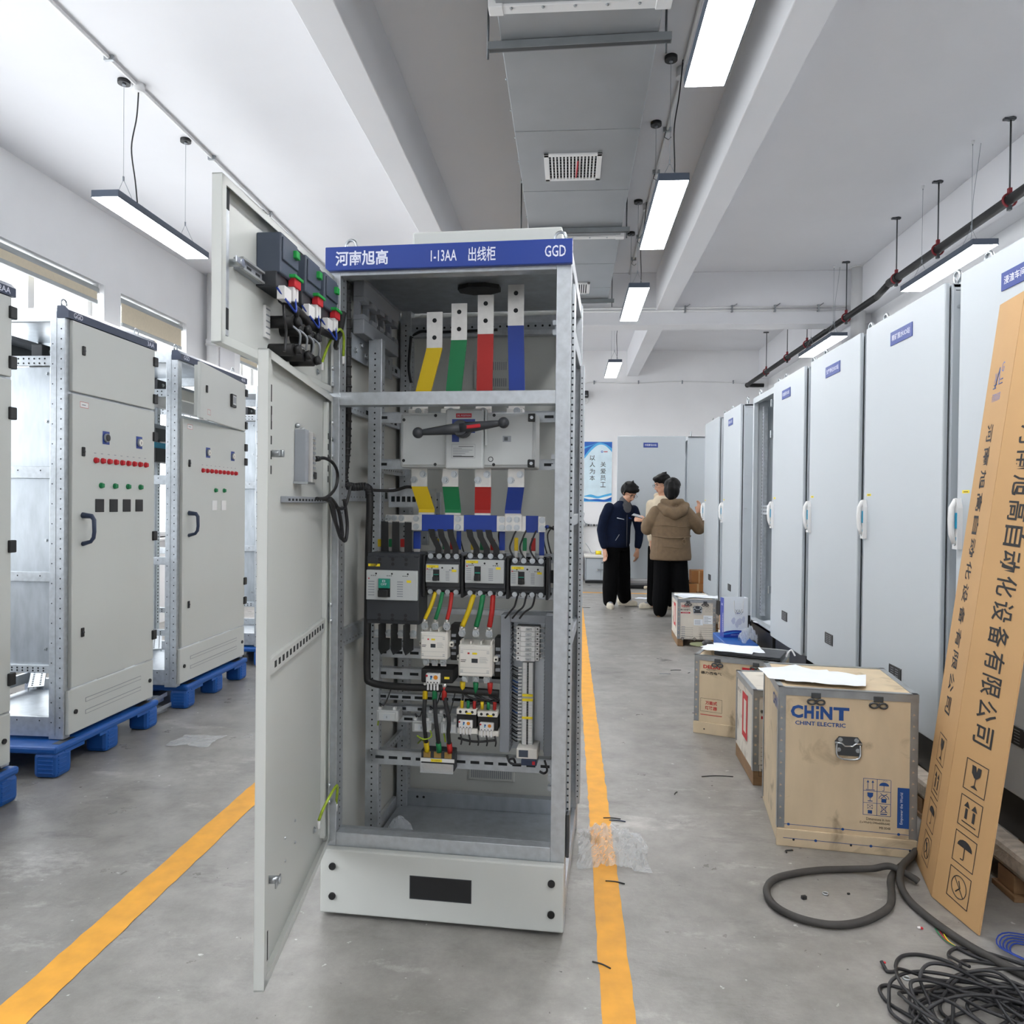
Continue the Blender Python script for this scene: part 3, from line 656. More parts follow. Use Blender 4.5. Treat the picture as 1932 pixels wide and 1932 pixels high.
# moulded case breakers
def mccb(n, x0, x1, z0, z1, f0, f1, y, big=False):
    b = MB(); w = x1-x0
    b.box(x0, y+.012, z0, x1, .25, z1, M.dark, .004)
    b.box(x0, y+.004, z0+.012, x1, y+.03, z1-.012, M.dark, .004)
    k = 4
    for i in range(k):
        xc = x0+w*(i+.5)/k
        if big:
            b.cyl((xc, y+.003, z1-.03), (xc, y+.004, z1-.03), w*.1, M.dark, 18)
            if i: b.disc((x0+w*i/k, y+.0032, z1-.022), (0, -1, 0), .006, M.black, 10); b.disc((x0+w*i/k, y+.0032, z1-.038), (0, -1, 0), .006, M.black, 10); b.disc((x0+w*i/k, y+.0032, z0+.032), (0, -1, 0), .006, M.black, 10); b.disc((x0+w*i/k, y+.0032, z0+.018), (0, -1, 0), .006, M.black, 10)
        else:
            b.box(xc-w*.09, y+.014, z1-.004, xc+w*.09, .2, z1+.012, M.black); b.box(xc-w*.09, y+.014, z0-.012, xc+w*.09, .2, z0+.004, M.black)
            b.bolt((xc, y+.012, z1+.004), (0, -1, 0), .0065); b.bolt((xc, y+.012, z0-.004), (0, -1, 0), .006)
    o = b.build('circuit_breaker', cab, label=n)
    b = MB(); b.box(x0+.002, y-.006, f0, x1-.004, y+.01, f1, M.grey, .002)
    for i in range(3): b.disc((x0+w*(.2+.3*i), y-.0065, f1-.012), (0, -1, 0), .0035, M.black, 8)
    for q in range(3):
        for i in range(3): b.rect((x0+w*(.1+.3*q)+i*.007, y-.006, f1-.02), FX, FZ, .005, .002, M.print)
    h = f1-f0; 
    for i in range(6): b.rect((x0+w*.05, y-.006, f0+h*(.15+i*.09)), FX, FZ, w*.12, h*.03, M.gr2)
    b.rect((x0+w*.05, y-.006, f0+h*.7), FX, FZ, .005, .004, M.redp, .001)
    for i in range(7): b.rect((x0+w*.6, y-.006, f0+h*(.12+i*.08)), FX, FZ, w*.11, h*.035, M.gr2)
    b.disc((x0+w*.48, y-.0067, f0+h*.12), (0, -1, 0), .003, M.redp, 8); b.rect((x0+w*.3, y-.006, f0+h*.07), FX, FZ, w*.25, h*.7, M.grey, .0009)
    b.rect((x0+.006, y-.006 if not big else y+.004, f1+(-.012 if not big else .012)), FX, FZ, .042, .009, M.labY, .001); b.rect((x0+w*.78, y-.006, f0+h*.6), FX, FZ, .016, .008, M.labY, .001)
    b.text('1-13AA', (x0+.015, (y-.006 if not big else y+.004)-.0008, f1+(-.0095 if not big else .0145)), FX, FZ, .022, .004, M.print)
    b.build('face_plate', o, label='light grey front plate with yellow tags')
    b = MB(); tx = x0+w*(.33 if not big else .36); tw = .011 if not big else .021; tz = f0+h*.55
    b.box(tx-tw, y-.008, f0+h*.1, tx+tw, y-.004, f0+h*.72, M.black)
    b.box(tx-tw*.8, y-.03, f0+h*.12, tx+tw*.8, y-.006, f0+h*.36, M.black, .003)
    if big: b.box(tx-tw*.95, y-.014, f0+h*.4, tx+tw*.95, y-.006, f0+h*.72, M.teal, .002); b.text('OFF', (tx-.01, y-.014, f0+h*.5), FX, FZ, .02, .008, M.lett); b.frame((tx-.005, y-.0145, f0+h*.61), FX, FZ, .01, .007, .0015, M.lett)
    else: b.box(tx-tw*.8, y-.01, f0+h*.42, tx+tw*.8, y-.006, f0+h*.47, M.teal)
    b.build('toggle', o)
    return o
mccb('large left breaker with green toggle', .096, .284, .945, 1.192, 1.03, 1.133, .125, True)
mccb('second breaker from the left', .299, .421, 1.062, 1.178, 1.092, 1.155, .155)
mccb('third breaker from the left', .439, .58, 1.062, 1.182, 1.094, 1.174, .148)
mccb('rightmost breaker', .596, .716, 1.06, 1.168, 1.086, 1.156, .155)
for x in (.284, .421, .58, .716):
    b = MB(); b.box(x+.002, .16, 1.04, x+.012, .25, 1.185, M.black, .002); b.build('breaker_side_block', cab)
b = MB(); b.box(.72, .24, 1.09, .75, .26, 1.135, M.black, .003); b.build('relay_block', cab)
# terminals of the big breaker and the flag barriers
b = MB()
for i in range(4):
    x = .122+i*.044; b.box(x-.012, .17, .89, x+.012, .176, .945, M.tinb, .001); b.bolt((x, .17, .907), (0, -1, 0), .009)
b.build('breaker_terminals', cab)
for i in range(3):
    b = MB(); x = .143+i*.044; b.prism([(x, .12, .945), (x, .12, .86), (x, .15, .835), (x, .25, .835), (x, .25, .945)], (.002, 0, 0), M.black); b.build('phase_barrier', cab)
for i in range(3):
    x = (.14, .18, .226)[i]; b = MB(); b.prism([(x-.016, .2, 1.185), (x-.016, .2, 1.3), (x+.01, .2, 1.3), (x+.012, .2, 1.185)], (0, .002, 0), M.black); b.build('phase_barrier', cab)
for xs in (((.31, .339), (.342, .37), (.377, .4)), ((.445, .474), (.481, .51), (.513, .544))):
    for a, c in xs:
        b = MB(); strap(b, [(a, .19, 1.275), (a+.006, .185, 1.25), (c, .18, 1.21), (c, .175, 1.18)], .022, M.blk2, .002); b.build('phase_barrier', cab)
for x0, x1, z0, z1, m in ((.104, .12, 1.195, 1.235, M.yel), (.145, .162, 1.195, 1.236, M.grn), (.188, .208, 1.195, 1.237, M.red), (.236, .263, 1.19, 1.265, M.blu), (.393, .41, 1.19, 1.268, M.blu), (.546, .567, 1.19, 1.27, M.blu), (.688, .706, 1.175, 1.27, M.blu),
                          (.318, .33, 1.19, 1.24, M.yel), (.343, .356, 1.19, 1.24, M.grn), (.37, .384, 1.19, 1.24, M.red), (.445, .46, 1.19, 1.238, M.yel), (.478, .494, 1.19, 1.24, M.grn), (.515, .532, 1.19, 1.24, M.red), (.6, .614, 1.19, 1.248, M.yel), (.63, .644, 1.19, 1.248, M.grn), (.66, .675, 1.19, 1.248, M.red)):
    b = MB(); b.box(x0, .222, z0+.012, x1, .228, z1, m, .002); b.box(x0+.002, .223, z0-.02, x1-.002, .227, z0+.013, M.tinb); b.build('sleeved_lead', cab)
def wire(pts, r=.003, m=None, name='wire', k=8, **kw):
    b = MB(); b.tube(spline(pts, k), r, m or M.cable, 6); return b.build(name, cab, **kw)
for x in (.61, .645, .68): wire([(x, .2, 1.275), (x-.01, .19, 1.25), (x-.02, .19, 1.21), (x+.005, .18, 1.17)], .003, name='control_wire')
for x in (.42, .56, .72, .735): wire([(x, .26, 1.29), (x-.02, .25, 1.26), (x-.01, .26, 1.2), (x+.005, .27, 1.16)], .0025, name='control_wire')
wire([(.705, .22, 1.28), (.72, .21, 1.288), (.755, .22, 1.275)], .006, M.cable, 'wire_bunch'); wire([(.7, .21, 1.285), (.72, .2, 1.29)], .006, M.blu, 'wire_bunch')
# coloured cables to the contactors
def lead(pts, m, w=.016):
    b = MB(); pts = [V(*p) for p in pts]
    b.tube(spline(pts, 6), w/2, m, 8); d = (pts[-1]-pts[-2]).normalized(); e = pts[-1]
    b.cyl(e, e+d*.012, w*.42, M.tinb, 8); b.box(e.x-.01, e.y-.004, e.z-.035, e.x+.01, e.y, e.z-.008, M.tinb, .001); b.bolt((e.x, e.y-.004, e.z-.024), (0, -1, 0), .0085)
    b.build('power_lead', cab)
for a, c, m in (((.332, 1.055), (.302, .965), M.yel), ((.357, 1.055), (.339, .965), M.grn), ((.39, 1.055), (.38, .966), M.red)): lead([(a[0], .17, a[1]), ((a[0]+c[0])/2+.004, .15, (a[1]+c[1])/2), (c[0], .145, c[1])], m, .014)
for a, c, m in (((.468, 1.05), (.434, .945), M.yel), ((.501, 1.05), (.482, .945), M.grn), ((.536, 1.05), (.528, .945), M.red)): lead([(a[0], .165, a[1]), ((a[0]+c[0])/2+.004, .145, (a[1]+c[1])/2), (c[0], .145, c[1])], m, .018)
def contactor(x0, x1, z0, z1, y, n):
    b = MB(); w = x1-x0; h = z1-z0
    b.box(x0, y, z0, x1, .25, z1, M.cream, .005); b.box(x0+w*.04, y-.006, z0+h*.03, x1-w*.04, y, z1-h*.03, M.cream, .004)
    b.box(x0-.012, y+.03, z0+h*.42, x1+.014, y+.06, z0+h*.6, M.cream, .003); b.disc((x0-.006, y+.0295, z0+h*.51), (0, -1, 0), .004, M.black, 8); b.disc((x1+.008, y+.0295, z0+h*.51), (0, -1, 0), .004, M.black, 8)
    for i in range(4): b.box(x0+w*(.02+.3*i), y+.01, z1-.004, x0+w*(.07+.3*i), .2, z1+.012, M.cream, .002)
    for i in range(3):
        xc = x0+w*(.17+.32*i); b.box(xc-.01, y+.02, z0-.026, xc+.01, y+.026, z0, M.tinb, .001); b.bolt((xc, y+.02, z0-.012), (0, -1, 0), .008)
    o = b.build('contactor', cab, label=n)
    f = y-.006; b = MB()
    b.box(x0+w*.4, f-.001, z0+h*.45, x0+w*.58, f+.002, z0+h*.58, M.dark); b.rect((x0+w*.28, f, z0+h*.72), FX, FZ, w*.06, h*.05, M.redp); b.rect((x0+w*.42, f, z0+h*.71), FX, FZ, w*.14, h*.06, M.labY)
    for xx in (.07, .84):
        for zz in (.8, .2): b.rect((x0+w*xx, f, z0+h*zz), FX, FZ, w*.08, h*.015, M.gr2); b.rect((x0+w*xx, f, z0+h*(zz-.05)), FX, FZ, w*.08, h*.015, M.gr2)
    b.rect((x0+w*.06, f, z0+h*.86), FX, FZ, w*.86, h*.006, M.gr2); b.rect((x0+w*.06, f, z0+h*.3), FX, FZ, w*.86, h*.006, M.gr2); b.rect((x0+w*.06, f, z0+h*.13), FX, FZ, w*.86, h*.008, M.gr2)
    for i in range(5): b.rect((x0+w*.63, f, z0+h*(.62-i*.04)), FX, FZ, w*(.2+.03*(i % 3)), h*.008, M.gr2)
    b.rect((x0+w*.08, f, z0+h*.52), FX, FZ, w*.16, h*.02, M.print); b.rect((x0+w*.08, f, z0+h*.47), FX, FZ, w*.14, h*.02, M.print)
    b.build('front_marking', o)
    b = MB(); b.box(x1, y+.05, z0-.01, x1+.035, .25, z1+.02, M.blk2, .003)
    for i in range(4): b.box(x1+.004, y+.045, z0+h*(.1+.22*i), x1+.02, y+.05, z0+h*(.2+.22*i), M.gr2)
    b.build('auxiliary_block', o, label='black auxiliary block')
contactor(.287, .383, .826, .922, .14, 'left cream contactor')
contactor(.422, .54, .773, .882, .14, 'right larger cream contactor')
def overload(x0, x1, z0, z1, n):
    b = MB(); y = .16; w = x1-x0; h = z1-z0
    b.box(x0, y, z0+h*.22, x1, .25, z0+h*.8, M.blk2, .003); b.box(x0, y-.008, z0+h*.78, x1, .25, z1, M.cream, .003); b.box(x0+.004, y-.004, z0, x1+.004, .24, z0+h*.22, M.cream, .003)
    for i in range(3): b.disc((x0+w*(.2+.3*i), y-.0085, z0+h*.89), (0, -1, 0), .005, M.black, 10)
    b.rect((x0+w*.5, y-.008, z0+h*.8), FX, FZ, w*.26, h*.07, M.labY, .001)
    o = b.build('overload_relay', cab, label=n); dial(o, x0+w*.12, x0+w*.82, z0+h*.24, z0+h*.56, y-.012)
def dial(o, x0, x1, z0, z1, y):
    b = MB(); w, h = x1-x0, z1-z0; b.box(x0, y, z0, x1, y+.02, z1, M.white, .003)
    b.disc((x0+w*.72, y-.001, z0+h*.66), (0, -1, 0), h*.22, M.orange, 14); b.disc((x0+w*.4, y-.001, z0+h*.72), (0, -1, 0), h*.12, M.bluep, 10); b.disc((x0+w*.38, y-.001, z0+h*.52), (0, -1, 0), h*.1, M.cyan, 10); b.disc((x0+w*.08, y-.001, z0+h*.8), (0, -1, 0), h*.12, M.redp, 8)
    for i in range(4):
        xx = x0+w*(.15+.23*i); b.disc((xx, y-.0008, z0+h*.16), (0, -1, 0), h*.07, M.black, 8); b.box(xx-.003, y+.002, z0-.022, xx+.003, y+.008, z0, M.white)
    b.build('setting_dial', o, label='white setting panel with orange dial')
b = MB(); b.box(.287, .155, .742, .4, .25, .79, M.blk2, .004); b.rect((.37, .155, .757), FX, FZ, .018, .008, M.labY); o = b.build('overload_relay', cab, label='black relay under the left contactor'); dial(o, .308, .357, .742, .777, .138)
overload(.414, .484, .57, .657, 'left of the two relays under the right contactor'); overload(.488, .558, .565, .652, 'right of the two relays under the right contactor')
for a, m, x2, z2 in ((.302, M.yel, .3, .52), (.336, M.grn, .344, .513), (.37, M.red, .383, .515)):
    b = MB(); z = .72; mid = .3 if m == M.yel else (.342 if m == M.grn else .388)
    p = spline([(a, .16, .735), (a, .155, .7), (mid, .15, .62), (x2, .17, .56), (x2, .2, .49)], 8)
    b.tube(p, .0075, M.cable, 8); b.tube([(a, .158, .728), (a, .157, .715), (a, .155, .685)], .009, m, 10); b.tube([(x2, .185, .525), (x2, .195, .5), (x2, .198, .488)], .0095, m, 10); b.cyl((a, .158, .742), (a, .158, .726), .008, M.tinb, 8); b.build('motor_cable', cab)
for i, (x, m) in enumerate(((.434, M.yel), (.48, M.grn), (.53, M.red))):
    b = MB(); b.tube([(x, .16, .75), (x, .16, .735), (x, .16, .712)], .009, m, 10, radii=[.0095, .009, .006])
    b.tube(spline([(x, .16, .715), (x, .165, .7), (x+(-.002, .03, .02)[i], .17, .685), (.433+i*.022, .17, .67)], 6), .004, M.cable, 6); b.tube(spline([(x, .165, .71), (x+.03, .17, .69), (.503+i*.022, .17, .685), (.503+i*.022, .17, .67)], 6), .004, M.cable, 6); b.build('motor_cable', cab)
    for q in (.431, .502):
        b = MB(); xx = q+i*.022; b.tube([(xx, .165, .682), (xx, .165, .672), (xx, .165, .656)], .006, m, 8); b.build('cable_sleeve', cab)
# current transformers
for x0, x1, z0, z1, y in ((.116, .195, .588, .628, .19), (.252, .322, .563, .602, .17), (.301, .366, .588, .626, .185), (.354, .42, .562, .604, .17)):
    b = MB(); b.box(x0, y, z0, x1, .25, z1, M.grey, .004); b.box(x0+.008, y-.006, z0+.004, x1-.008, y, z1-.006, M.grey, .003); b.rect(((x0+x1)/2-.012, y-.006, z0+.01), FX, FZ, .024, .018, M.rall); b.box((x0+x1)/2-.002, y-.0068, z0+.014, (x0+x1)/2+.002, y-.006, z0+.022, M.gr2)
    b.box(x0+.006, y+.005, z1, x0+.016, y+.02, z1+.01, M.white); b.box(x1-.02, y+.005, z1, x1-.01, y+.02, z1+.01, M.white); b.build('current_transformer', cab)
    wire([(x0+.014, y+.01, z1+.01), (x0+.012, y, z1+.025), (x0+.03, y, z1+.02), (x0+.045, y+.03, .7)], .0022, name='control_wire')
for pts in ([(.12, .2, .588), (.118, .2, .57)], [(.31, .18, .58), (.325, .16, .555), (.3, .16, .542), (.27, .17, .55)], [(.365, .18, .56), (.37, .18, .53)], [(.3, .2, .5), (.27, .25, .51), (.24, .3, .48)]): wire(pts, .0028, M.lime, 'earth_wire')
b = MB(); b.box(.278, .2, .418, .398, .25, .492, M.dark, .004); b.box(.277, .195, .452, .399, .2, .464, M.white)
for i in range(3):
    for z in (.435, .478): b.box(.287+i*.038, .197, z-.012, .313+i*.038, .2, z+.01, M.brass, .001); b.bolt((.3+i*.038, .197, z), (0, -1, 0), .005, M.brass)
b.box(.279, .185, .416, .398, .187, .45, M.film); b.rect((.315, .195, .453), FX, FZ, .04, .01, M.labY); b.text('1-13AA', (.322, .194, .456), FX, FZ, .026, .004, M.print)
b.build('distribution_block', cab, label='dark terminal block with three brass clamps')
# wiring duct, miniature breakers, terminal strip
b = MB(); y0 = .18
b.box(.562, y0, .505, .596, .25, .982, M.gr2, .002); b.box(.716, y0, .5, .753, .25, .985, M.gr2, .002); b.box(.596, y0, .958, .716, .25, .984, M.gr2, .002)
for x, s in ((.596, 1), (.716, -1)):
    for i in range(36): b.box(x, y0+.01, .51+i*.0123, x+s*.003, .245, .516+i*.0123, M.gr2)
b.build('wiring_duct', cab, label='grey slotted wiring duct')
b = MB(); b.box(.59, .245, .5, .72, .25, .96, M.galvd); b.build('din_plate', cab)
b = MB()
for i in range(7):
    z = .822+i*.0173; b.box(.614, .2, z, .695, .25, z+.0165, M.white, .0015); b.box(.63, .19, z, .68, .2, z+.0165, M.white, .001); b.box(.648, .184, z+.004, .668, .19, z+.012, M.grey, .001)
    b.disc((.621, .1995, z+.008), (0, -1, 0), .0028, M.black, 8); b.disc((.688, .1995, z+.008), (0, -1, 0), .0028, M.black, 8); b.rect((.652, .184, z+.006), FX, FZ, .01, .003, M.gr2)
b.build('miniature_breakers', cab, label='stack of small white breakers')
b = MB(); b.box(.636, .195, .53, .676, .25, .818, M.grey, .003)
for i in range(50):
    z = .533+i*.0057
    if 26 < i < 31 or i == 16: continue
    b.box(.64, .191, z, .653, .196, z+.0045, M.white); b.box(.66, .191, z, .673, .196, z+.0045, M.white); b.box(.6535, .194, z, .6595, .1955, z+.0045, M.black)
for z in (.684, .7, .622): b.box(.638, .189, z, .675, .196, z+.008, M.labY, .001)
b.build('terminal_strip', cab, label='long vertical terminal strip with yellow markers')
b = MB(); r = random.Random(3)
for i in range(22):
    z = .545+i*.012; zz = z+r.uniform(-.004, .004)
    b.tube([(.6, .22, zz), (.618, .2, zz-.003), (.632, .205, z)], .0024, M.cable if r.random() < .85 else M.bluep, 5, smooth=True); b.cyl((.622, .2, z), (.637, .205, z), .003, M.white, 6)
for i in range(7):
    z = .83+i*.0173
    b.tube([(.6, .22, z+.004), (.61, .2, z), (.618, .205, z)], .0022, M.white, 5); b.tube([(.692, .205, z), (.702, .2, z+.004), (.714, .22, z)], .0022, M.white, 5)
b.build('control_wires', cab, kind='stuff')
b = MB(); b.box(.625, .15, .497, .697, .25, .532, M.cream, .003); b.rect((.633, .15, .503), FX, FZ, .032, .024, M.slate); b.box(.638, .149, .5, .69, .15, .4985, M.cream)
T = Matrix.Identity(4); b.box(.642, .145, .476, .695, .22, .497, M.navy, .002); b.rect((.68, .145, .48), FX, FZ, .01, .012, M.redp); b.build('control_module', cab, label='cream and navy control module with small screen')
wire([(.59, .17, .5), (.6, .16, .48), (.62, .16, .475), (.615, .15, .495), (.6, .15, .49), (.61, .15, .478), (.645, .15, .478)], .004, M.cable, 'wire_bunch'); wire([(.72, .17, .49), (.73, .16, .46), (.72, .15, .452), (.705, .15, .458)], .004, M.cable, 'wire_bunch')
for i in range(3): wire([(.62+i*.03, .17, 1.05), (.615+i*.03, .14, 1.02), (.6+i*.025, .14, 1.0), (.58+i*.025, .16, .975)], .0035, name='control_wire')
for i in range(5): wire([(.43+i*.03, .15, .57), (.435+i*.03, .145, .55), (.432+i*.03, .15, .535)], .003, name='control_wire')
wire([(.42, .16, .553), (.48, .15, .547), (.55, .16, .552)], .004, M.cable, 'wire_bunch')
# black spiral wrapped loom
LP = [(-.0, .03, 2.0), (.012, .02, 2.09), (.026, .05, 2.12), (.034, .08, 2.07), (.03, .1, 1.9), (.034, .1, 1.7), (.032, .1, 1.55), (.024, .1, 1.44), (.045, .12, 1.42), (.085, .15, 1.42), (.098, .15, 1.38), (.095, .15, 1.2), (.094, .15, .95), (.094, .15, .77), (.11, .15, .735), (.2, .15, .725), (.35, .16, .722), (.56, .17, .712)]
pts = spline(LP, 12); b = MB(); b.tube(pts, .0125, M.blk2, 10)
ring = []
for i, p in enumerate(pts):
    if 14 < i < 120 and i % 2 == 0:
        d = (pts[i+1]-pts[i-1]).normalized(); b.tube([p-d*.003, p+d*.003], .0145, M.cable, 10)
b.build('cable_loom', cab, label='black wrapped cable loom')
wire([(.09, .15, 1.41), (.15, .25, 1.41), (.2, .28, 1.425), (.25, .28, 1.41), (.27, .29, 1.38)], .006, M.cable, 'wire_bunch')
wire([(.07, .76, 2.08), (.12, .74, 2.1), (.2, .74, 2.095), (.45, .74, 2.1)], .006, M.cable, 'wire_bunch'); wire([(.075, .74, 2.08), (.07, .73, 1.95), (.08, .73, 1.88)], .006, M.cable, 'wire_bunch')
# doors
def door(hx, hd, fx, fd, z0, z1, nm):
    th = math.atan2(fd-hd, fx-hx); w = math.hypot(fx-hx, fd-hd); t = .024
    b = MB()
    b.box(0, -t, z0, w, -t+.0025, z1, M.ral, .001)
    b.box(0, -t, z0, .003, 0, z1, M.ral); b.box(w-.003, -t, z0, w, 0, z1, M.ral); b.box(0, -t, z1-.003, w, 0, z1, M.ral); b.box(0, -t, z0, w, 0, z0+.003, M.ral)
    b.box(w-.022, -.002, z0, w, 0, z1, M.ral, .001); b.box(0, -.002, z0, .022, 0, z1, M.ral, .001); b.box(0, -.002, z1-.02, w, 0, z1, M.ral, .001); b.box(0, -.002, z0, w, 0, z0+.02, M.ral, .001)
    o = b.build('door', cab, label=nm); o.location = (hx, hd, 0); o.rotation_euler = (0, 0, th); return o, w
DY = -.0215
D1, w1 = door(.02, 0, .16, -.75, .236, 1.715, 'tall pale grey door standing open')
def dp(n, par, fn, **k):
    b = MB(); fn(b); return b.build(n, par, **k)
def f(b):
    for x in (.035, w1-.055):
        b.box(x, DY, .27, x+.02, -.006, 1.69, M.ral, .002)
        for i in range(5): b.box(x+.003, -.0065, 1.43+i*.035, x+.017, -.0055, 1.45+i*.035, M.hole)
    b.box(.06, DY, .95, w1-.06, -.008, .99, M.ral, .002)
    for i in range(16): b.box(.09+i*.037, -.0085, .962, .108+i*.037, -.0075, .978, M.hole)
dp('door_stiffener', D1, f)
def f(b):
    for z in (1.62, 1.57, .33, .3): b.box(w1-.05, -.007, z-.02, w1-.04, -.0055, z+.02, M.hole)
dp('latch_slots', D1, f)
for z in (1.48, .46): dp('latch', D1, lambda b: (b.cyl((w1-.07, DY, z), (w1-.07, .018, z), .009, M.zinc, 10), b.box(w1-.085, .012, z-.008, w1-.04, .016, z+.008, M.zinc, .002)))
def f(b):
    b.box(.395, DY, 1.42, .43, .01, 1.565, M.gr2, .002); b.box(.355, DY, 1.42, .392, .02, 1.56, M.tinb, .001)
    for i in range(9): b.box(.357, .0195, 1.43+i*.014, .39, .0215, 1.436+i*.014, M.gr2)
    b.box(.352, .0, 1.43, .385, .024, 1.45, M.black, .002); b.box(.35, DY, 1.415, .44, .018, 1.421, M.zinc); b.ball((.42, -.015, 1.575), .007, M.zinc); b.ball((.36, -.015, 1.57), .007, M.zinc)
dp('screen_back', D1, f, label='grey back of a slim display')
def f(b):
    b.box(.02, DY, 1.363, .57, -.005, 1.38, M.gr2, .002)
    for i in range(14): b.box(.04+i*.038, -.0055, 1.368, .06+i*.038, -.0045, 1.374, M.hole)
dp('cable_rail', D1, f)
def f(b):
    b.tube([(.355, .02, 1.488), (.33, .024, 1.49)], .008, M.black, 8)
    b.tube(spline([(.335, .024, 1.49), (.27, .03, 1.495), (.17, .035, 1.485), (.1, .035, 1.455), (.11, .03, 1.41), (.2, .02, 1.38), (.29, .01, 1.376)], 8), .005, M.cable, 8)
    b.tube(spline([(.2, .01, 1.376), (.16, .03, 1.36), (.12, .035, 1.3), (.06, .04, 1.25), (.04, .04, 1.27), (.08, .035, 1.34), (.14, .02, 1.376), (.1, .03, 1.3), (.05, .05, 1.24), (.03, .055, 1.29), (.06, .05, 1.375)], 8), .006, M.cable, 8)
    b.tube(spline([(.1, .03, 1.35), (.05, .05, 1.35), (.0, .06, 1.42)], 6), .005, M.cable, 8)
dp('door_cable', D1, f)
def earth(par, pts): dp('earth_wire', par, lambda b: (b.tube(spline(pts, 8), .0045, M.lime, 8), b.cyl(pts[0], V(*pts[0])+V(0, 0, -.025), .005, M.white, 8), b.cyl(pts[-1], V(*pts[-1])+V(0, 0, -.025), .005, M.white, 8), b.bolt((pts[0][0], -.02, pts[0][2]-.03), (0, 1, 0), .007)), label='green and yellow earth wire')
earth(D1, [(.15, -.005, .37), (.14, .01, .41), (.09, .03, .445), (.03, .03, .43), (-.005, .02, .36)])
dp('rivets', D1, lambda b: [b.ball((x, DY, z), .004, M.zinc, 8) for x, z in ((.39, .473), (.499, .473), (.388, .411), (.497, .411))])
D2, w2 = door(.02, 0, .055, -.77, 1.727, 2.112, 'short upper door with three meters, standing open')
def f(b):
    b.box(w2-.05, DY, 1.75, w2-.03, -.006, 2.09, M.galv, .002); b.box(.035, DY, 1.75, .055, -.006, 2.09, M.ral, .002)
    for z in (2.068, 1.79): b.box(w2-.047, -.0065, z-.025, w2-.034, -.0055, z+.025, M.hole)
dp('door_stiffener', D2, f)
dp('latch', D2, lambda b: (b.cyl((w2-.07, DY, 1.93), (w2-.07, .018, 1.93), .009, M.zinc, 10), b.box(w2-.085, .012, 1.922, w2-.04, .016, 1.938, M.zinc, .002)))
def f(b):
    b.box(.04, DY, 1.925, .67, -.004, 1.955, M.gr2, .002); b.box(.04, -.004, 1.925, .67, .004, 1.93, M.alu); b.box(.04, -.004, 1.95, .67, .004, 1.955, M.alu)
    for i in range(12): b.box(.06+i*.05, -.0045, 1.937, .085+i*.05, -.0035, 1.943, M.hole)
dp('din_rail', D2, f)
for i in range(3):
    x0 = (.43, .255, .1)[i]; x1 = x0+.115
    def f(b):
        b.box(x0, DY, 1.955, x1, .045, 2.06, M.slate, .004); b.box(x0+.006, .045, 1.99, x1-.006, .05, 2.05, M.slate, .003); b.box(x0-.002, DY, 1.92, x1+.002, .035, 1.96, M.dark, .003)
        for k in range(6): b.rect((x1+.0, .03, 1.965+k*.013), (0, -1, 0), FZ, .035, .004, M.gr2)
    o = dp('power_meter', D2, f, label=('power meter nearest the door edge', 'middle power meter on the door', 'power meter nearest the hinge')[i])
    # green sockets, red plugs, white wire tags become one connector mesh each
    dp('connector', D2, lambda b: b.box(x0+.02, .04, 2.015, x0+.045, .06, 2.035, M.gpl, .002), label='green socket')
    dp('connector', D2, lambda b: (b.box(x0+.0, .035, 1.96, x0+.06, .062, 1.968, M.gpl, .001), b.box(x0+.005, .038, 1.938, x0+.05, .057, 1.962, M.redp, .002)), label='green and red plug')
    for xa, xb, za, zb in ((.01, .024, 1.905, 1.94), (.03, .046, 1.9, 1.94), (.06, .105, 1.89, 1.925)): dp('wire_tag', D2, lambda b: b.box(x0+xa, .03, za, x0+xb, .052, zb, M.white, .002), label='white wire tag')
    dp('meter_wire', D2, lambda b: (b.tube(spline([(x1-.01, .03, 1.92), (x1-.02, .055, 1.885), (x0+.05, .06, 1.87), (x0+.03, .05, 1.91)], 6), .003, M.blu, 6), b.tube(spline([(x0+.03, .04, 1.91), (x0+.02, .05, 1.88), (x0, .04, 1.86), (x0-.04, .03, 1.862)], 6), .007, M.cable, 6)))
dp('wire_bunch', D2, lambda b: (b.tube(spline([(.5, .03, 1.9), (.4, .04, 1.885), (.3, .03, 1.88), (.15, .03, 1.89), (.06, .03, 1.9), (.03, .03, 1.93), (.0, .03, 1.99)], 8), .013, M.blk2, 8)))
def f(b):
    for k, x in enumerate((.49, .39, .3)):
        b.tube(spline([(x, .03, 1.89), (x+.005, .035, 1.85), (x-.02, .03, 1.82), (x-.01, .03, 1.765)], 6), .004, M.cable, 6)
    for k in range(3):
        x = .455-k*.075; 
        for z in (1.85-k*.005, 1.775):
            b.cyl((x, DY, z), (x, .045, z), .017, M.blk2, 12); b.cyl((x-.01, .045, z), (x-.01, .06, z+.004), .013, M.black, 12); b.box(x-.05, .005, z-.008, x+.01, .03, z+.012, M.blk2, .004)
    for k in range(4): b.tube(spline([(.46-k*.05, .04, 1.84), (.45-k*.05, .06, 1.82), (.43-k*.05, .05, 1.79)], 6), .003, M.gr2, 5)
dp('push_button_backs', D2, f, label='black push button backs with wiring')
for x in (.5, .25):
    def f(b):
        b.box(x-.03, DY, 1.8, x+.0, -.014, 1.885, M.white, .001)
        for k in range(5): b.box(x-.028, -.0145, 1.81+k*.016, x-.002, -.0135, 1.814+k*.016, M.gr2)
    dp('wire_comb', D2, f)
earth(D2, [(.095, -.005, 1.81), (.1, .02, 1.87), (.07, .04, 1.92), (.02, .04, 1.91), (-.01, .03, 1.85)])
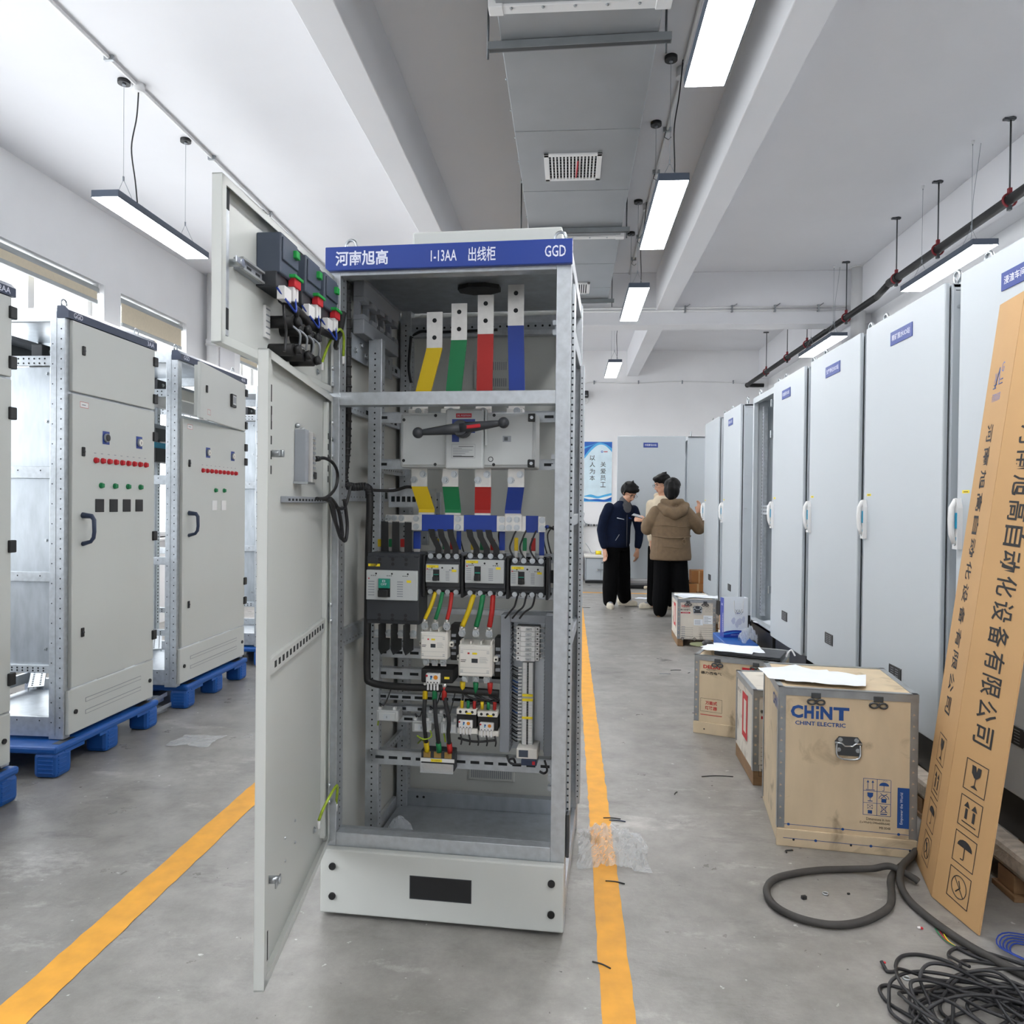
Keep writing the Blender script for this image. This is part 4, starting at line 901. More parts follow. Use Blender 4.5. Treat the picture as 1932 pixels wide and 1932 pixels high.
for z in (2.06, 1.78, 1.6, 1.545, 1.0, .4):
    b = MB(); b.box(.0, -.012, z-.03, .022, .004, z+.03, M.galv, .002); b.cyl((.02, -.01, z-.034), (.02, -.01, z-.02), .007, M.zinc, 8); b.cyl((.02, -.01, z+.02), (.02, -.01, z+.034), .007, M.zinc, 8); b.build('hinge', cab)
# loose things in and on the cabinet
t = MB(); t.box(.258, .1, 2.203, .765, .62, 2.285, M.ral, .006); o = t.build('sheet_metal_cover'); o.matrix_world = Matrix.Translation((-.804, 2.408, 0)) @ Matrix.Rotation(-math.radians(3.4), 4, 'Z'); tag(o, 'pale grey sheet metal cover lying on top of the open cabinet', 'cover')
def crumple(name, loc, rx, ry, h, label, seed, m, n=28, rough=1):
    b = MB(); bm = b.bm; r = random.Random(seed); off = V(seed*3.1, seed*1.7, 0); g = {}
    for i in range(n+1):
        for j in range(n+1):
            u, v = i/n*2-1, j/n*2-1; d = min(1, math.hypot(u, v)/1.15)
            k = 1+.22*noise.noise(V(u*1.3, v*1.3, 0)+off)
            hz = h*(1-d**2.2)*(.7+.6*noise.noise(V(u*1.6, v*1.6, 3)+off))+rough*h*.55*abs(noise.noise(V(u*4, v*4, 1)+off))+rough*h*.3*abs(noise.noise(V(u*9, v*9, 5)+off))
            g[i, j] = bm.verts.new((u*rx*k, v*ry*k, max(.002, hz*(1 if d < .97 else .15))))
    fs = [bm.faces.new((g[i, j], g[i+1, j], g[i+1, j+1], g[i, j+1])) for i in range(n) for j in range(n)]
    b._tag(fs, m, False); o = b.build(name); o.location = loc; tag(o, label, 'plastic bag'); return o
def cabpt(x, d, z): 
    a = -math.radians(3.4); return V(-.804+x*math.cos(a)-d*math.sin(a), 2.408+x*math.sin(a)+d*math.cos(a), z)
crumple('plastic_bag', cabpt(.2, .17, .066), .1, .085, .19, 'small clear bag of black clips inside the open cabinet on its floor', 4, M.bag, n=22, rough=.25)
t = empty('plastic_clip', cabpt(.21, .165, .0612)); tag(t, 'bunch of dark clips inside the small clear bag', 'clips')
b = MB()
for i in range(5): b.box(-.035+i*.016, -.03, 0, -.023+i*.016, .03, .07+.02*(i % 2), M.navy, .003)
b.build('clips', t)
# ------------------------------------------------------------------ row of cabinets on blue pallets, left
PZ = .158
def pallet(y0, y1, label, xf=-2.478):
    t = empty('plastic_pallet', (xf, y0, 0), PI/2); tag(t, label, 'pallet', 'blue plastic pallets'); w = y1-y0; d = .95
    b = MB(); b.box(0, 0, .118, w, d, .155, M.pal, .012)
    for i in range(9): b.rect((.06+i*(w-.12)/9, .06, .155), (1, 0, 0), (0, 1, 0), (w-.2)/9*.6, d-.12, M.pal, .0006)
    for x in (.05, w-.17):
        b.box(x, .02, .1555, x+.12, .06, .1562, M.iron)
    for x in (.12, w-.12-.05, w/2-.06):
        b.box(x-.05, .005, .105, x+.1, .02, .12, M.pal)
    b.build('deck', t)
    for i in range(3):
        for j in range(3):
            fw = .125; x = (0, (w-fw)/2, w-fw)[i]; y = (0, (d-fw)/2, d-fw)[j]
            b = MB(); b.box(x+.002, y+.002, 0, x+fw-.002, y+fw-.002, .125, M.pal, .022)
            for k in range(5):
                z = .025+k*.02
                b.box(x+.02, y-.001, z, x+fw-.05, y+.006, z+.005, M.pal, .002)
                if i == 0: b.box(x-.001, y+.02, z, x+.006, y+fw-.03, z+.005, M.pal, .002)
            b.build('foot', t)
    return t
pallet(2.35, 3.18, 'blue pallet at the left edge under the nearest cabinet'); pallet(3.42, 4.33, 'blue pallet under the cabinet with four black meters')
pallet(4.66, 5.58, 'blue pallet under the cabinet with the ajar upper door'); pallet(5.95, 6.85, 'blue pallet partly hidden behind the open door, farthest back')
def screw_row(*a): pass
def ggd(y0, w, name, label, upper_open=False, lower=None):
    t = empty('switchgear_cabinet', (-2.5, y0, PZ), PI/2); tag(t, label, 'electrical cabinet', 'cabinets on blue pallets'); D = .8; z = lambda q: q-PZ
    top = z(2.325); H0 = .0
    def part(n, f, par=None, **k):
        b = MB(); f(b); return b.build(n, par or t, **k)
    for x0 in (0, w-.05):
        for ya in (.02, D-.08):
            def f(b):
                b.box(x0, ya, 0, x0+.05, ya+.08, top, M.galv, .003); b.box(x0-.002 if x0 == 0 else x0+.05, ya+.045, .02, x0 if x0 == 0 else x0+.052, ya+.052, top-.02, M.galv)
                n = (-1, 0, 0); xx = x0
                b.holes((xx, ya+.02, .06), (0, 0, .05), int(top/.05)-2, n, .0042); b.holes((xx, ya+.065, .085), (0, 0, .1), int(top/.1)-1, n, .0035)
            part('corner_post', f)
    for x0 in (.0, w-.03):
        for za, zb, hol in ((2.255, 2.325, 0), (2.035, 2.085, 2), (.49, .53, 2), (.17, .27, 1), (1.47, 1.53, 1), (.95, 1.0, 1)):
            def f(b):
                b.box(x0+.004, .1, z(za), x0+.026, D-.08, z(zb), M.galv, .002)
                if hol == 2:
                    b.holes((x0+.004, .13, z(za)+.012), (0, .028, 0), 20, (-1, 0, 0), .005); b.holes((x0+.004, .13, z(zb)-.015), (0, .028, 0), 20, (-1, 0, 0), .005)
                if hol == 1: b.holes((x0+.004, .15, z(zb)-.02), (0, .12, 0), 5, (-1, 0, 0), .004)
            part('side_rail', f)
    def f(b):
        b.box(.05, .02, z(.17), w-.05, .06, z(.27), M.galv); b.box(.05, .02, z(1.885), w-.05, .05, z(1.92), M.galv); b.box(.05, .02, z(2.26), w-.05, .06, z(2.325), M.galv)
    part('front_rail', f)
    part('roof_plate', lambda b: b.box(.01, .03, top-.008, w-.01, D-.01, top, M.galvd))
    part('floor_plate', lambda b: b.box(.05, .06, z(.2), w-.05, D-.02, z(.208), M.galvd))
    part('rear_beam', lambda b: [b.box(.05, D-.03, z(q), w-.05, D-.01, z(q)+.06, M.galv) for q in (.25, .55, 1.3, 1.75, 2.05)])
    if name != '4AA':
        part('partition_plate', lambda b: (b.box(.02, .11, z(.53), .024, D-.08, z(2.03), M.galvd), [b.bolt((.02, .13, q), (-1, 0, 0), .007) for q in (.45, 1.0, 1.6, 1.84)]))
    def f(b):   # inside: dark busbar carrier, slotted uprights, breakers
        b.box(.06, .45, z(2.11), w-.06, .5, z(2.18), M.iron); b.box(.06, .35, z(2.18), w-.06, .6, z(2.2), M.gr2)
        for x in (.1, .16, w-.2): b.box(x, .25, z(.5), x+.04, .29, z(2.0), M.galv); b.holes((x+.02, .25, z(.55)), (0, 0, .022), 64, (0, -1, 0), .006)
        b.box(.04, .2, z(1.98), w-.05, .24, z(2.06), M.white)
    part('inner_frame', f)
    def f(b):
        for q, h in ((1.62, .09), (1.76, .08)): b.box(.06, .2, z(q), w-.1, .32, z(q)+h, M.black, .004)
        b.box(.06, .22, z(1.7), .3, .3, z(1.75), M.cyan); b.box(.08, .2, z(2.07), .2, .26, z(2.16), M.dark, .004); b.bolt((.14, .2, z(2.13)), (0, -1, 0), .008); b.bolt((.14, .2, z(2.09)), (0, -1, 0), .008)
        b.box(.22, .2, z(2.07), w-.2, .26, z(2.14), M.cream, .004); b.box(.06, .22, z(1.8), .3, .3, z(1.87), M.gr2, .004)
    part('breaker_stack', f)
    def f(b):
        b.prism([(0, 0, z(2.272)), (0, 0, z(2.312)), (0, .022, z(2.334)), (0, .06, z(2.334)), (0, .06, z(2.272))], (w, 0, 0), M.navy)
        for v in b.bm.verts: v.co.x = -.005 if v.co.x < w/2 else w+.005
        b.text('GGD', (.035, 0, z(2.281)), FX, FZ, .07, .026, M.lett, .01); b.text(name, (w-.1, 0, z(2.281)), FX, FZ, .07, .026, M.lett, .01)
    part('header_sign', f, label='navy header with white lettering')
    for x in (.06, w-.1):
        for y in (.07, D-.07):
            part('lifting_eye', lambda b: (b.tube([(x+math.cos(k*PI/8)*.02, y, top+.035+math.sin(k*PI/8)*.02) for k in range(17)], .005, M.zinc, 6, caps=False), b.cyl((x, y, top), (x, y, top+.018), .008, M.zinc, 8)))
    dx0, dx1 = .03, w-.02
    def hinge(par, zz): part('hinge', lambda b: b.box(dx1-.02, -.012, z(zz)-.028, dx1+.02, .02, z(zz)+.028, M.black, .004), par)
    def lock(par, zz, x=.11): part('lock', lambda b: (b.box(x-.011, -.008, z(zz)-.024, x+.011, 0, z(zz)+.024, M.black, .008), b.cyl((x, -.011, z(zz)), (x, -.008, z(zz)), .007, M.dark, 10)), par)
    def leaf(x0, x1, za, zb, n):
        b = MB(); b.box(x0, 0, z(za), x1, .022, z(zb), M.ral, .004); return b.build('door', t, label=n)
    if upper_open:
        th = math.radians(7); wd = dx1-dx0
        b = MB(); b.box(-wd, 0, z(1.905), 0, .022, z(2.268), M.ral, .004); b.box(-wd+.02, .022, z(1.92), -wd+.04, .05, z(2.25), M.ral, .002); b.box(-wd+.05, .0, z(1.9), -wd+.12, .03, z(1.906), M.white)
        u = b.build('door', t, label='short upper door standing slightly ajar'); u.location = (dx1, 0, 0); u.rotation_euler = (0, 0, th)
        part('lock', lambda b: b.box(-wd+.09, -.01, z(2.08), -wd+.11, 0, z(2.13), M.black, .008), u)
        part('panel_meter', lambda b: (b.box(-.36, -.018, z(2.05), -.27, 0, z(2.145), M.black, .004), b.rect((-.35, -.018, z(2.068)), FX, FZ, .07, .065, M.grey), b.rect((-.343, -.018, z(2.08)), FX, FZ, .056, .045, M.gr2, .001)), u, label='square black framed meter')
        part('red_label', lambda b: b.frame((-wd+.12, 0, z(1.94)), FX, FZ, .06, .035, .002, M.redp), u)
        for zz in (2.2, 1.95): part('hinge', lambda b: b.box(-.02, -.012, z(zz)-.028, .02, .02, z(zz)+.028, M.black, .004), u)
    else:
        u = leaf(dx0, dx1, 1.912, 2.268, 'short upper door'); lock(u, 2.13)
        for zz in (2.199, 1.976): hinge(u, zz)
    l = leaf(dx0, dx1, .41, 1.9, 'tall lower door'); lock(l, 1.613); lock(l, .681)
    for zz in ((1.749, 1.152, .554) if name != '4AA' else (1.78, 1.67, .75, .6)): hinge(l, zz)
    part('door_handle', lambda b: b.tube([(.11, 0, z(1.285)), (.11, -.05, z(1.28)), (.11, -.062, z(1.262)), (.11, -.064, z(1.2)), (.11, -.06, z(1.17)), (.11, -.045, z(1.15)), (.11, 0, z(1.137))], .011, M.navy, 10, radii=[.016, .013, .011, .01, .01, .01, .012]), l)
    b_ = leaf(dx0-.02, dx1, .178, .402, 'plinth door')
    def f(b):
        for zz in (.25, .313): b.box(.14, -.001, z(zz), w-.15, .0, z(zz)+.022, M.gr2)
        for zz in (.25, .313): b.rect((.142, -.001, z(zz)+.003), FX, FZ, w-.294, .016, M.ral)
    part('louvre_strip', f, b_)
    for x in (.06, w-.06): part('panel_knob', lambda b: b.cyl((x, -.007, z(.285)), (x, 0, z(.285)), .012, M.black, 12), b_)
    if lower:
        part('red_label', lambda b: (b.rect((.086, 0, z(1.838)), FX, FZ, .066, .03, M.white), b.frame((.086, 0, z(1.838)), FX, FZ, .066, .03, .002, M.redp), b.rect((.1, 0, z(1.85)), FX, FZ, .03, .005, M.gr2, .001)), l)
        for i in range(9):
            x = lower['r'][0]+(lower['r'][1]-lower['r'][0])*i/8
            part('indicator_light', lambda b: (b.cyl((x, 0, z(1.574)), (x, -.008, z(1.574)), .0155, M.redp, 12), b.box(x-.012, -.018, z(1.574)-.012, x+.012, -.006, z(1.574)+.012, M.redp, .005)), l, label='red indicator light')
        n = lower['n']
        for i in range(n):
            x = lower['g'][0]+(lower['g'][1]-lower['g'][0])*i/(n-1)
            part('push_button', lambda b: (b.cyl((x, 0, z(1.442)), (x, -.008, z(1.442)), .0155, M.gpl if 0 else M.grn, 12), b.box(x-.012, -.018, z(1.442)-.012, x+.012, -.006, z(1.442)+.012, M.grn, .005)), l, label='green push button')
            x = lower['m'][0]+(lower['m'][1]-lower['m'][0])*i/(n-1); mm = lower['mm']
            part('digital_meter', lambda b: (b.box(x-.036, -.004, z(1.3), x+.036, 0, z(1.37), mm, .002), b.rect((x-.03, -.004, z(1.325)), FX, FZ, .06, .02, mm)), l, label='square panel meter')
        for x in lower['p']:
            part('selector_plate', lambda b: (b.rect((x-.03, 0, z(1.665)), FX, FZ, .06, .07, M.head, .001), b.cyl((x, 0, z(1.7)), (x, -.012, z(1.7)), .023, M.gr2, 16), b.cyl((x, -.012, z(1.7)), (x, -.014, z(1.7)), .019, M.black if (x < .35 and n == 4) else M.cream, 14), b.rect((x-.003, -.014, z(1.69)), FX, FZ, .006, .016, M.dark, .001)), l, label='blue plate with round selector')
        part('button_captions', lambda b: [b.rect((lower['r'][0]-.012+(lower['r'][1]-lower['r'][0])*i/8, 0, z(zz)), FX, FZ, .018, .004, M.gr2) for i in range(9) for zz in (1.61,)], l)
    return t
ggd(2.39, .78, '2AA', 'cabinet at the left edge cut off by the picture, header marked 2AA')
ggd(3.53, .79, '3AA', 'cabinet on a blue pallet with four green buttons and four black meters', lower=dict(r=(.211, .673), g=(.257, .62), n=4, m=(.247, .611), mm=M.black, p=(.3, .61)))
ggd(4.60, .98, '4AA', 'wide cabinet with its upper door ajar and two green buttons', True, dict(r=(.289, .788), g=(.473, .602), n=2, m=(.46, .6), mm=M.white, p=(.365, .742)))
ggd(5.97, .79, '5AA', 'cabinet mostly hidden behind the open door, last of the left row')
def slot_bar(p0, p1, w, h, label, m=None):
    p0, p1 = V(*p0), V(*p1); L = (p1-p0).length; d = (p1-p0).normalized()
    b = MB(); b.box(0, -w/2, 0, L, w/2, .003, m or M.galv); b.box(0, -w/2, -h, L, -w/2+.003, 0, m or M.galv); b.box(0, w/2-.003, -h, L, w/2, 0, m or M.galv)
    for q in (-.25, .25):
        for i in range(int(L/.035)-1): b.box(.025+i*.035, q*w-.004, .003, .042+i*.035, q*w+.004, .0035, M.hole)
    o = b.build('perforated_rail'); o.location = p0; o.rotation_euler = d.to_track_quat('X', 'Z').to_euler(); return tag(o, label, 'metal rail', 'loose galvanised rails')
slot_bar((-2.72, 3.6, .40), (-3.1, 4.15, .44), .07, .02, 'loose perforated rail lying in the bottom of the cabinet with four black meters')
slot_bar((-2.62, 3.62, .385), (-2.95, 4.2, .385), .05, .015, 'second loose rail beside the perforated rail in the same cabinet bottom')
slot_bar((-2.7, 4.68, .385), (-3.05, 5.3, .385), .06, .015, 'loose rail lying in the bottom of the wide cabinet')
for i, (x, z, l) in enumerate(((-2.62, .032, 'lowest galvanised channel stacked on the floor between two blue pallets'), (-2.585, .064, 'middle galvanised channel stacked between two blue pallets'), (-2.63, .096, 'third galvanised channel from the floor between two blue pallets'), (-2.6, .128, 'topmost galvanised channel between two blue pallets'))):
    b = MB(); a = .1*i-.15; b.box(-.28, 0, -.032, .02, .04, -.029, M.galv); b.box(-.28, 0, -.032, .02, .003, 0, M.galv); b.box(-.28, .037, -.032, .02, .04, 0, M.galv); b.box(-.28, .001, -.032, .001-.28, .04, 0, M.galv); b.box(0, -.12, -.03, .02, .15, -.027, M.galv); b.box(.017, -.12, -.03, .02, .15, -.005, M.galv)
    o = b.build('steel_channel'); o.location = (x, 4.47, z); o.rotation_euler = (0, 0, a*.5); tag(o, l, 'metal channel', 'galvanised channels between the pallets')
# ------------------------------------------------------------------ row of tall cabinets, right
def wood_pallet(y0, y1, label):
    t = empty('wooden_pallet', (1.56, y0, 0)); tag(t, label, 'pallet', 'wooden pallets under the right row'); L = y1-y0
    for x in (0, .3, .58):
        b = MB(); b.box(x, 0, .085, x+.09, L, .17, M.timber, .02); b.build('stringer', t)
    for x in (0.005, .305, .585):
        for y in (.05, L/2-.05, L-.15):
            b = MB(); b.box(x, y, .02, x+.08, y+.1, .085, M.woodd, .003); b.box(x-.01, y-.02, 0, x+.09, y+.12, .02, M.woodd, .003); b.build('block', t)
    return t
BZ0, BZ1 = .34, 2.335
def tall(yfar, w, label, sign=None, door=True, handle=True, vent=True, dep=.6, signat=(.37, .235), opened=False):
    t = empty('control_cabinet', (1.6, yfar, 0), -PI/2); tag(t, label, 'electrical cabinet', 'tall control cabinets')
    def part(n, f, par=None, **k):
        b = MB(); f(b); return b.build(n, par or t, **k)
    part('plinth', lambda b: b.box(.005, .04, .17, w-.005, dep, BZ0, M.black, .003))
    y = .03
    def f(b):
        b.box(0, y+.003, BZ0, .02, dep, BZ1, M.rall, .004); b.box(w-.02, y+.003, BZ0, w, dep, BZ1, M.rall, .004); b.box(.02, dep-.02, BZ0, w-.02, dep, BZ1, M.rall); b.box(0, y+.003, BZ1-.02, w, dep, BZ1, M.rall, .004); b.box(.02, y, BZ0, w-.02, dep-.02, BZ0+.02, M.rall)
        for x in (.0015, w-.0365): b.box(x, y, BZ0+.001, x+.035, y+.04, BZ1-.001, M.rall, .003)
        b.box(.03, y, BZ1-.05, w-.03, y+.04, BZ1, M.rall); b.box(.03, y, BZ0, w-.03, y+.04, BZ0+.04, M.rall)
        for zz in (BZ0+.12, 1.35, BZ1-.1):
            b.bolt((w, y+.03, zz), (1, 0, 0), .006); b.box(w, .045, BZ1-.03, w+.0015, dep, BZ1-.028, M.iron)
    part('body', f)
    for x in (.06, w-.06):
        for yy in (.08, dep-.06):
            part('lifting_eye', lambda b: (b.tube([(x+math.cos(k*PI/10)*.025, yy, BZ1+.045+math.sin(k*PI/10)*.025) for k in range(21)], .0075, M.zinc, 8, caps=False), b.cyl((x, yy, BZ1), (x, yy, BZ1+.022), .011, M.zinc, 10)))
    if not door:
        def f(b):
            b.box(.05, .1, BZ0+.06, .085, .14, BZ1-.08, M.galv, .002); b.holes((.067, .1, BZ0+.09), (0, 0, .03), 60, (0, -1, 0), .007); b.holes((.05, .12, BZ0+.09), (0, 0, .03), 60, (-1, 0, 0), .007)
            b.box(w-.085, .1, BZ0+.06, w-.05, .14, BZ1-.08, M.galv, .002); b.holes((w-.067, .1, BZ0+.09), (0, 0, .025), 72, (0, -1, 0), .005)
            b.box(.085, .105, 1.3, w-.085, .13, 1.38, M.galv, .002); b.holes((.1, .105, 1.325), (.03, 0, 0), 15, (0, -1, 0), .008); b.holes((.1, .105, 1.358), (.03, 0, 0), 15, (0, -1, 0), .008)
            for x in (.03, w-.05): b.box(x, .3, BZ1-.06, x+.02, dep-.05, BZ1-.03, M.gr2)
        part('inner_frame', f)
        part('mounting_plate', lambda b: b.box(.1, dep-.08, BZ0+.06, w-.1, dep-.075, BZ1-.1, M.gr2))
        for zz in (2.2, 1.95, .7): part('hinge', lambda b: b.box(w-.012, .0, zz-.03, w+.004, .035, zz+.03, M.zinc, .004))
        return t
    b = MB(); b.box(0, 0, BZ0+.004, w, .022, BZ1+.004, M.rall, .006); b.box(.012, .022, BZ0+.02, w-.012, .028, BZ1-.015, M.black)
    d = b.build('door', t, label='pale grey door')
    if opened:
        # hinged on its near edge and swung out square to the row
        me = d.data; me.transform(Matrix.Translation((-w, 0, 0))); d.location = (w, 0, 0); d.rotation_euler = (0, 0, math.radians(90)); sh = -w
    else: sh = 0
    if sign:
        sx, sw, sz = signat[0]+sh, signat[1], 2.178
        part('name_plate', lambda b: (b.box(sx, -.004, sz, sx+sw, 0, sz+.068, M.head, .003), b.text(sign, (sx+.02, -.004, sz+.02), FX, FZ, sw-.04, .03, M.lett, .012)), d, label='blue name plate with white lettering')
    if handle:
        hx = .03+sh
        part('door_handle', lambda b: (b.prism([(hx-.02, 0, 1.2), (hx+.02, 0, 1.2), (hx+.02, 0, 1.37), (hx+.008, 0, 1.41), (hx-.008, 0, 1.41), (hx-.02, 0, 1.37)], (0, -.02, 0), M.white), b.tube([(hx, -.02, 1.225), (hx, -.032, 1.26), (hx, -.036, 1.32), (hx, -.034, 1.37), (hx, -.02, 1.405)], .012, M.white, 10, radii=[.012, .012, .013, .012, .008]), b.box(hx+.006, -.024, 1.285, hx+.016, -.02, 1.35, M.cyan), b.box(hx-.012, -.022, 1.236, hx+.012, -.02, 1.25, M.cyan, .001), b.cyl((hx, -.02, 1.222), (hx, -.024, 1.222), .008, M.zinc, 12)), d, label='white swing handle with blue insert')
        part('yellow_tag', lambda b: (b.rect((.045+sh, 0, 1.43), FX, FZ, .055, .012, M.labY, .001), b.rect((.055+sh, 0, 1.434), FX, FZ, .035, .003, M.print, .0014)), d)
    if vent:
        vx, vz = w*.5+sh, .525
        def f(b):
            b.box(vx-.068, -.004, vz, vx+.068, 0, vz+.068, M.black, .002)
            for i in range(5):
                for j in range(2): b.rect((vx-.045+j*.05, -.004, vz+.01+i*.011), FX, FZ, .035, .003, M.gr2)
            for a in (-.064, .064):
                for c in (.003, .065): b.disc((vx+a, -.0045, vz+c), (0, -1, 0), .003, M.zinc, 8)
        part('vent_grille', f, d, label='small black vent grille')
    return t
tall(3.21, .85, 'nearest tall cabinet at the right edge, partly behind the leaning cardboard', '浸渣车间IO站', signat=(.3, .24))
tall(4.185, .85, 'tall cabinet with a blue name plate right behind the big plywood crate', '精矿脱水IO站', signat=(.315, .238))
tall(5.116, .85, 'tall cabinet third from the right edge, blue plate near its top', '生产净化水IO站', signat=(.3, .248))
tall(6.02, .77, 'tall cabinet with blue plate standing next to the doorless cabinet', '综合循环水IO站', signat=(.245, .21))
tall(6.8, .7, 'doorless grey cabinet showing a perforated inner frame', door=False)
tall(7.93, .78, 'narrow looking tall cabinet beyond the doorless one, tiny blue plate', '焙烧水IO站', signat=(.25, .2))
tall(8.99, .8, 'tall cabinet whose handle the person in brown holds', None)
tall(11.42, .94, 'farthest tall cabinet with its door swung open across the aisle', '中和氧化IO站', signat=(.36, .2), opened=True, handle=False, vent=False)
for a, c, l in ((2.3, 3.22, 'wooden pallet with white edge at the right under the nearest tall cabinet'), (3.34, 4.18, 'wooden pallet with white edge behind the big plywood crate'), (4.28, 5.1, 'wooden pallet under the third tall cabinet'), (5.26, 6.0, 'wooden pallet under the tall cabinet before the doorless one'), (6.12, 6.78, 'wooden pallet under the doorless cabinet'), (7.16, 7.9, 'wooden pallet under the cabinet beyond the doorless one'), (8.2, 8.97, 'wooden pallet under the cabinet by the person in brown'), (10.5, 11.4, 'wooden pallet under the farthest open cabinet')):
    wood_pallet(a, c, l)
# ------------------------------------------------------------------ plywood crates
def crate(loc, rz, w, d, h, label, face, m, foot=0, plank=.07, side=None, m2=None):
    t = empty('plywood_crate', (*loc, 0), rz); tag(t, label, 'crate', 'plywood crates'); UX, UY = V(1, 0, 0), V(0, 1, 0)
    z0 = foot
    bx_ = MB(); bx_.box(0, 0, z0, w, d, h-.012, m, .003)
    b = MB(); b.box(-.002, -.002, h-.012, w+.002, d+.002, h, m2 or m, .002); b.build('lid', t)
    if plank: b = MB(); b.box(-.006, -.01, z0 if foot else 0, w+.004, 0, z0+plank, m, .003); b.holes((.06, -.01, z0+.03), (w*.42, 0, 0), 3, (0, -1, 0), .005); b.build('base_board', t)
    if foot:
        for x in (0, w-.06):
            b = MB(); b.box(x, 0, 0, x+.055, d, foot, M.woodd, .003); b.build('foot', t)
    e = .028
    b = MB()
    for x in (-.003, w-e+.003):
        b.box(x, -.003, z0+plank+.003, x+e, .0, h-.025, M.steel)
        for i in range(int((h-.1)/.045)): b.disc((x+e/2+(-.002), -.0032, z0+plank+.04+i*.045), (0, -1, 0), .006, M.wood, 3 if face == 'C' else 8)
    for s in (0, 1):
        x = -.0035 if s == 0 else w+.0005
        b.box(x, -.003, z0+plank, x+.003, e, h-.025, M.steel); b.box(x, d-e, z0+.02, x+.003, d, h-.025, M.steel); b.box(x, 0, h-.03, x+.003, d, h+.003, M.steel)
    b.box(-.004, -.004, h-.028, w+.004, -.0005, h+.003, M.steel); b.box(-.004, -.004, h, w+.004, .02, h+.0035, M.steel); b.box(-.004, 0, h, .018, d+.003, h+.0035, M.steel); b.box(w-.018, 0, h, w+.004, d+.003, h+.0035, M.steel); b.box(-.004, d-.018, h, w+.004, d+.003, h+.0035, M.steel)
    b.build('edge_strip', t)
    for x in (w*.27, w*.72):
        b = MB(); b.box(x-.018, -.008, h-.034, x+.018, -.004, h-.012, M.iron, .003)
        for s in (-1, 1): b.tube([(x+s*.017+math.cos(k*PI/6)*.015, -.008, h-.048+math.sin(k*PI/6)*.01) for k in range(13)], .004, M.iron, 6, caps=False)
        b.build('latch', t)
    def handle(x, z, s=1):
        b = MB(); b.prism([(x-.045*s, -.001, z-.035*s), (x+.045*s, -.001, z-.035*s), (x+.05*s, -.001, z+.02*s), (x+.035*s, -.001, z+.04*s), (x-.035*s, -.001, z+.04*s), (x-.05*s, -.001, z+.02*s)], (0, -.004, 0), M.iron)
        for q in (-.03, .03): b.bolt((x+q*s, -.005, z+.028*s), (0, -1, 0), .006*s); b.bolt((x+q*1.2*s, -.005, z-.012*s), (0, -1, 0), .006*s)
        b.tube([(x-.05*s, -.008, z+.015*s), (x-.025*s, -.01, z+.015*s), (x-.015*s, -.01, z+.004*s), (x+.015*s, -.01, z+.004*s), (x+.025*s, -.01, z+.015*s), (x+.05*s, -.008, z+.015*s)], .004*s, M.zinc, 6)
        b.tube(spline([(x-.043*s, -.006, z+.01*s), (x-.043*s, -.012, z-.03*s), (x-.025*s, -.014, z-.045*s), (x+.025*s, -.014, z-.045*s), (x+.043*s, -.012, z-.03*s), (x+.043*s, -.006, z+.01*s)], 6), .004*s, M.zinc, 6); b.build('carry_handle', t)
    b = bx_; P = lambda x, z: (x, -.0005, z)
    if face == 'C':
        handle(w*.51, h*.655)
        lx, lw, lz, lh = w*.085, w*.43, h*.815, h*.082
        for ch, q0, q1 in (('C', 0, .215), ('H', .235, .4), ('N', .51, .715), ('T', .73, 1)): b.text(ch, P(lx+lw*q0, lz), FX, FZ, lw*(q1-q0), lh, M.bluep, .045)
        b.rect(P(lx+lw*.435, lz), FX, FZ, lw*.05, lh*.62, M.bluep, .0008); b.rect(P(lx+lw*.435, lz+lh*.76), FX, FZ, lw*.05, lh*.24, M.bluep, .0008)
        b.text('CHINT ELECTRIC', P(w*.12, h*.772), FX, FZ, w*.37, h*.026, M.bluep, .02)
        gx, gz, cw, chh = w*.625, h*.24, w*.098, h*.075
        for i in range(3): b.rect(P(gx+i*cw-.001, gz), FX, FZ, .0018, chh*3, M.bluep)
        for i in range(4): b.rect(P(gx-.001, gz+i*chh), FX, FZ, cw*2, .0018, M.bluep)
        c = lambda i, j: (gx+cw*(i+.5), gz+chh*(j+.5))
        x, z = c(0, 2)
        for s in (-.009, .009): b.rect(P(x+s-.001, z-.016), FX, FZ, .002, .03, M.bluep); b.poly([(x+s-.005, -.0015, z+.01), (x+s+.005, -.0015, z+.01), (x+s, -.0015, z+.02)], M.bluep)
        b.rect(P(x-.016, z-.02), FX, FZ, .032, .0025, M.bluep)
        def umb(x, z, k, m, ux=FX, uz=FZ, org=None):
            pts = [(x+math.cos(a*PI/8)*.018*k, -.0016, z+math.sin(a*PI/8)*.014*k) for a in range(9)]; b.poly(pts, m); b.rect(P(x-.001*k, z-.018*k), FX, FZ, .002*k, .02*k, m); b.rect(P(x-.006*k, z-.02*k), FX, FZ, .006*k, .002*k, m)
        x, z = c(1, 2); umb(x, z, 1, M.bluep)
        for i in range(5): b.rect(P(x-.004+i*.004, z+.017+.002*(i % 2)), FX, FZ, .0015, .003, M.bluep)
        def glass_(x, z, k, m):
            b.poly([(x-.011*k, -.0016, z+.018*k), (x-.01*k, -.0016, z+.004*k), (x-.004*k, -.0016, z-.002*k), (x+.004*k, -.0016, z-.002*k), (x+.01*k, -.0016, z+.004*k), (x+.011*k, -.0016, z+.018*k)], m); b.rect(P(x-.001*k, z-.014*k), FX, FZ, .002*k, .013*k, m); b.rect(P(x-.009*k, z-.017*k), FX, FZ, .018*k, .003*k, m)
        x, z = c(0, 1); glass_(x, z, 1, M.bluep)
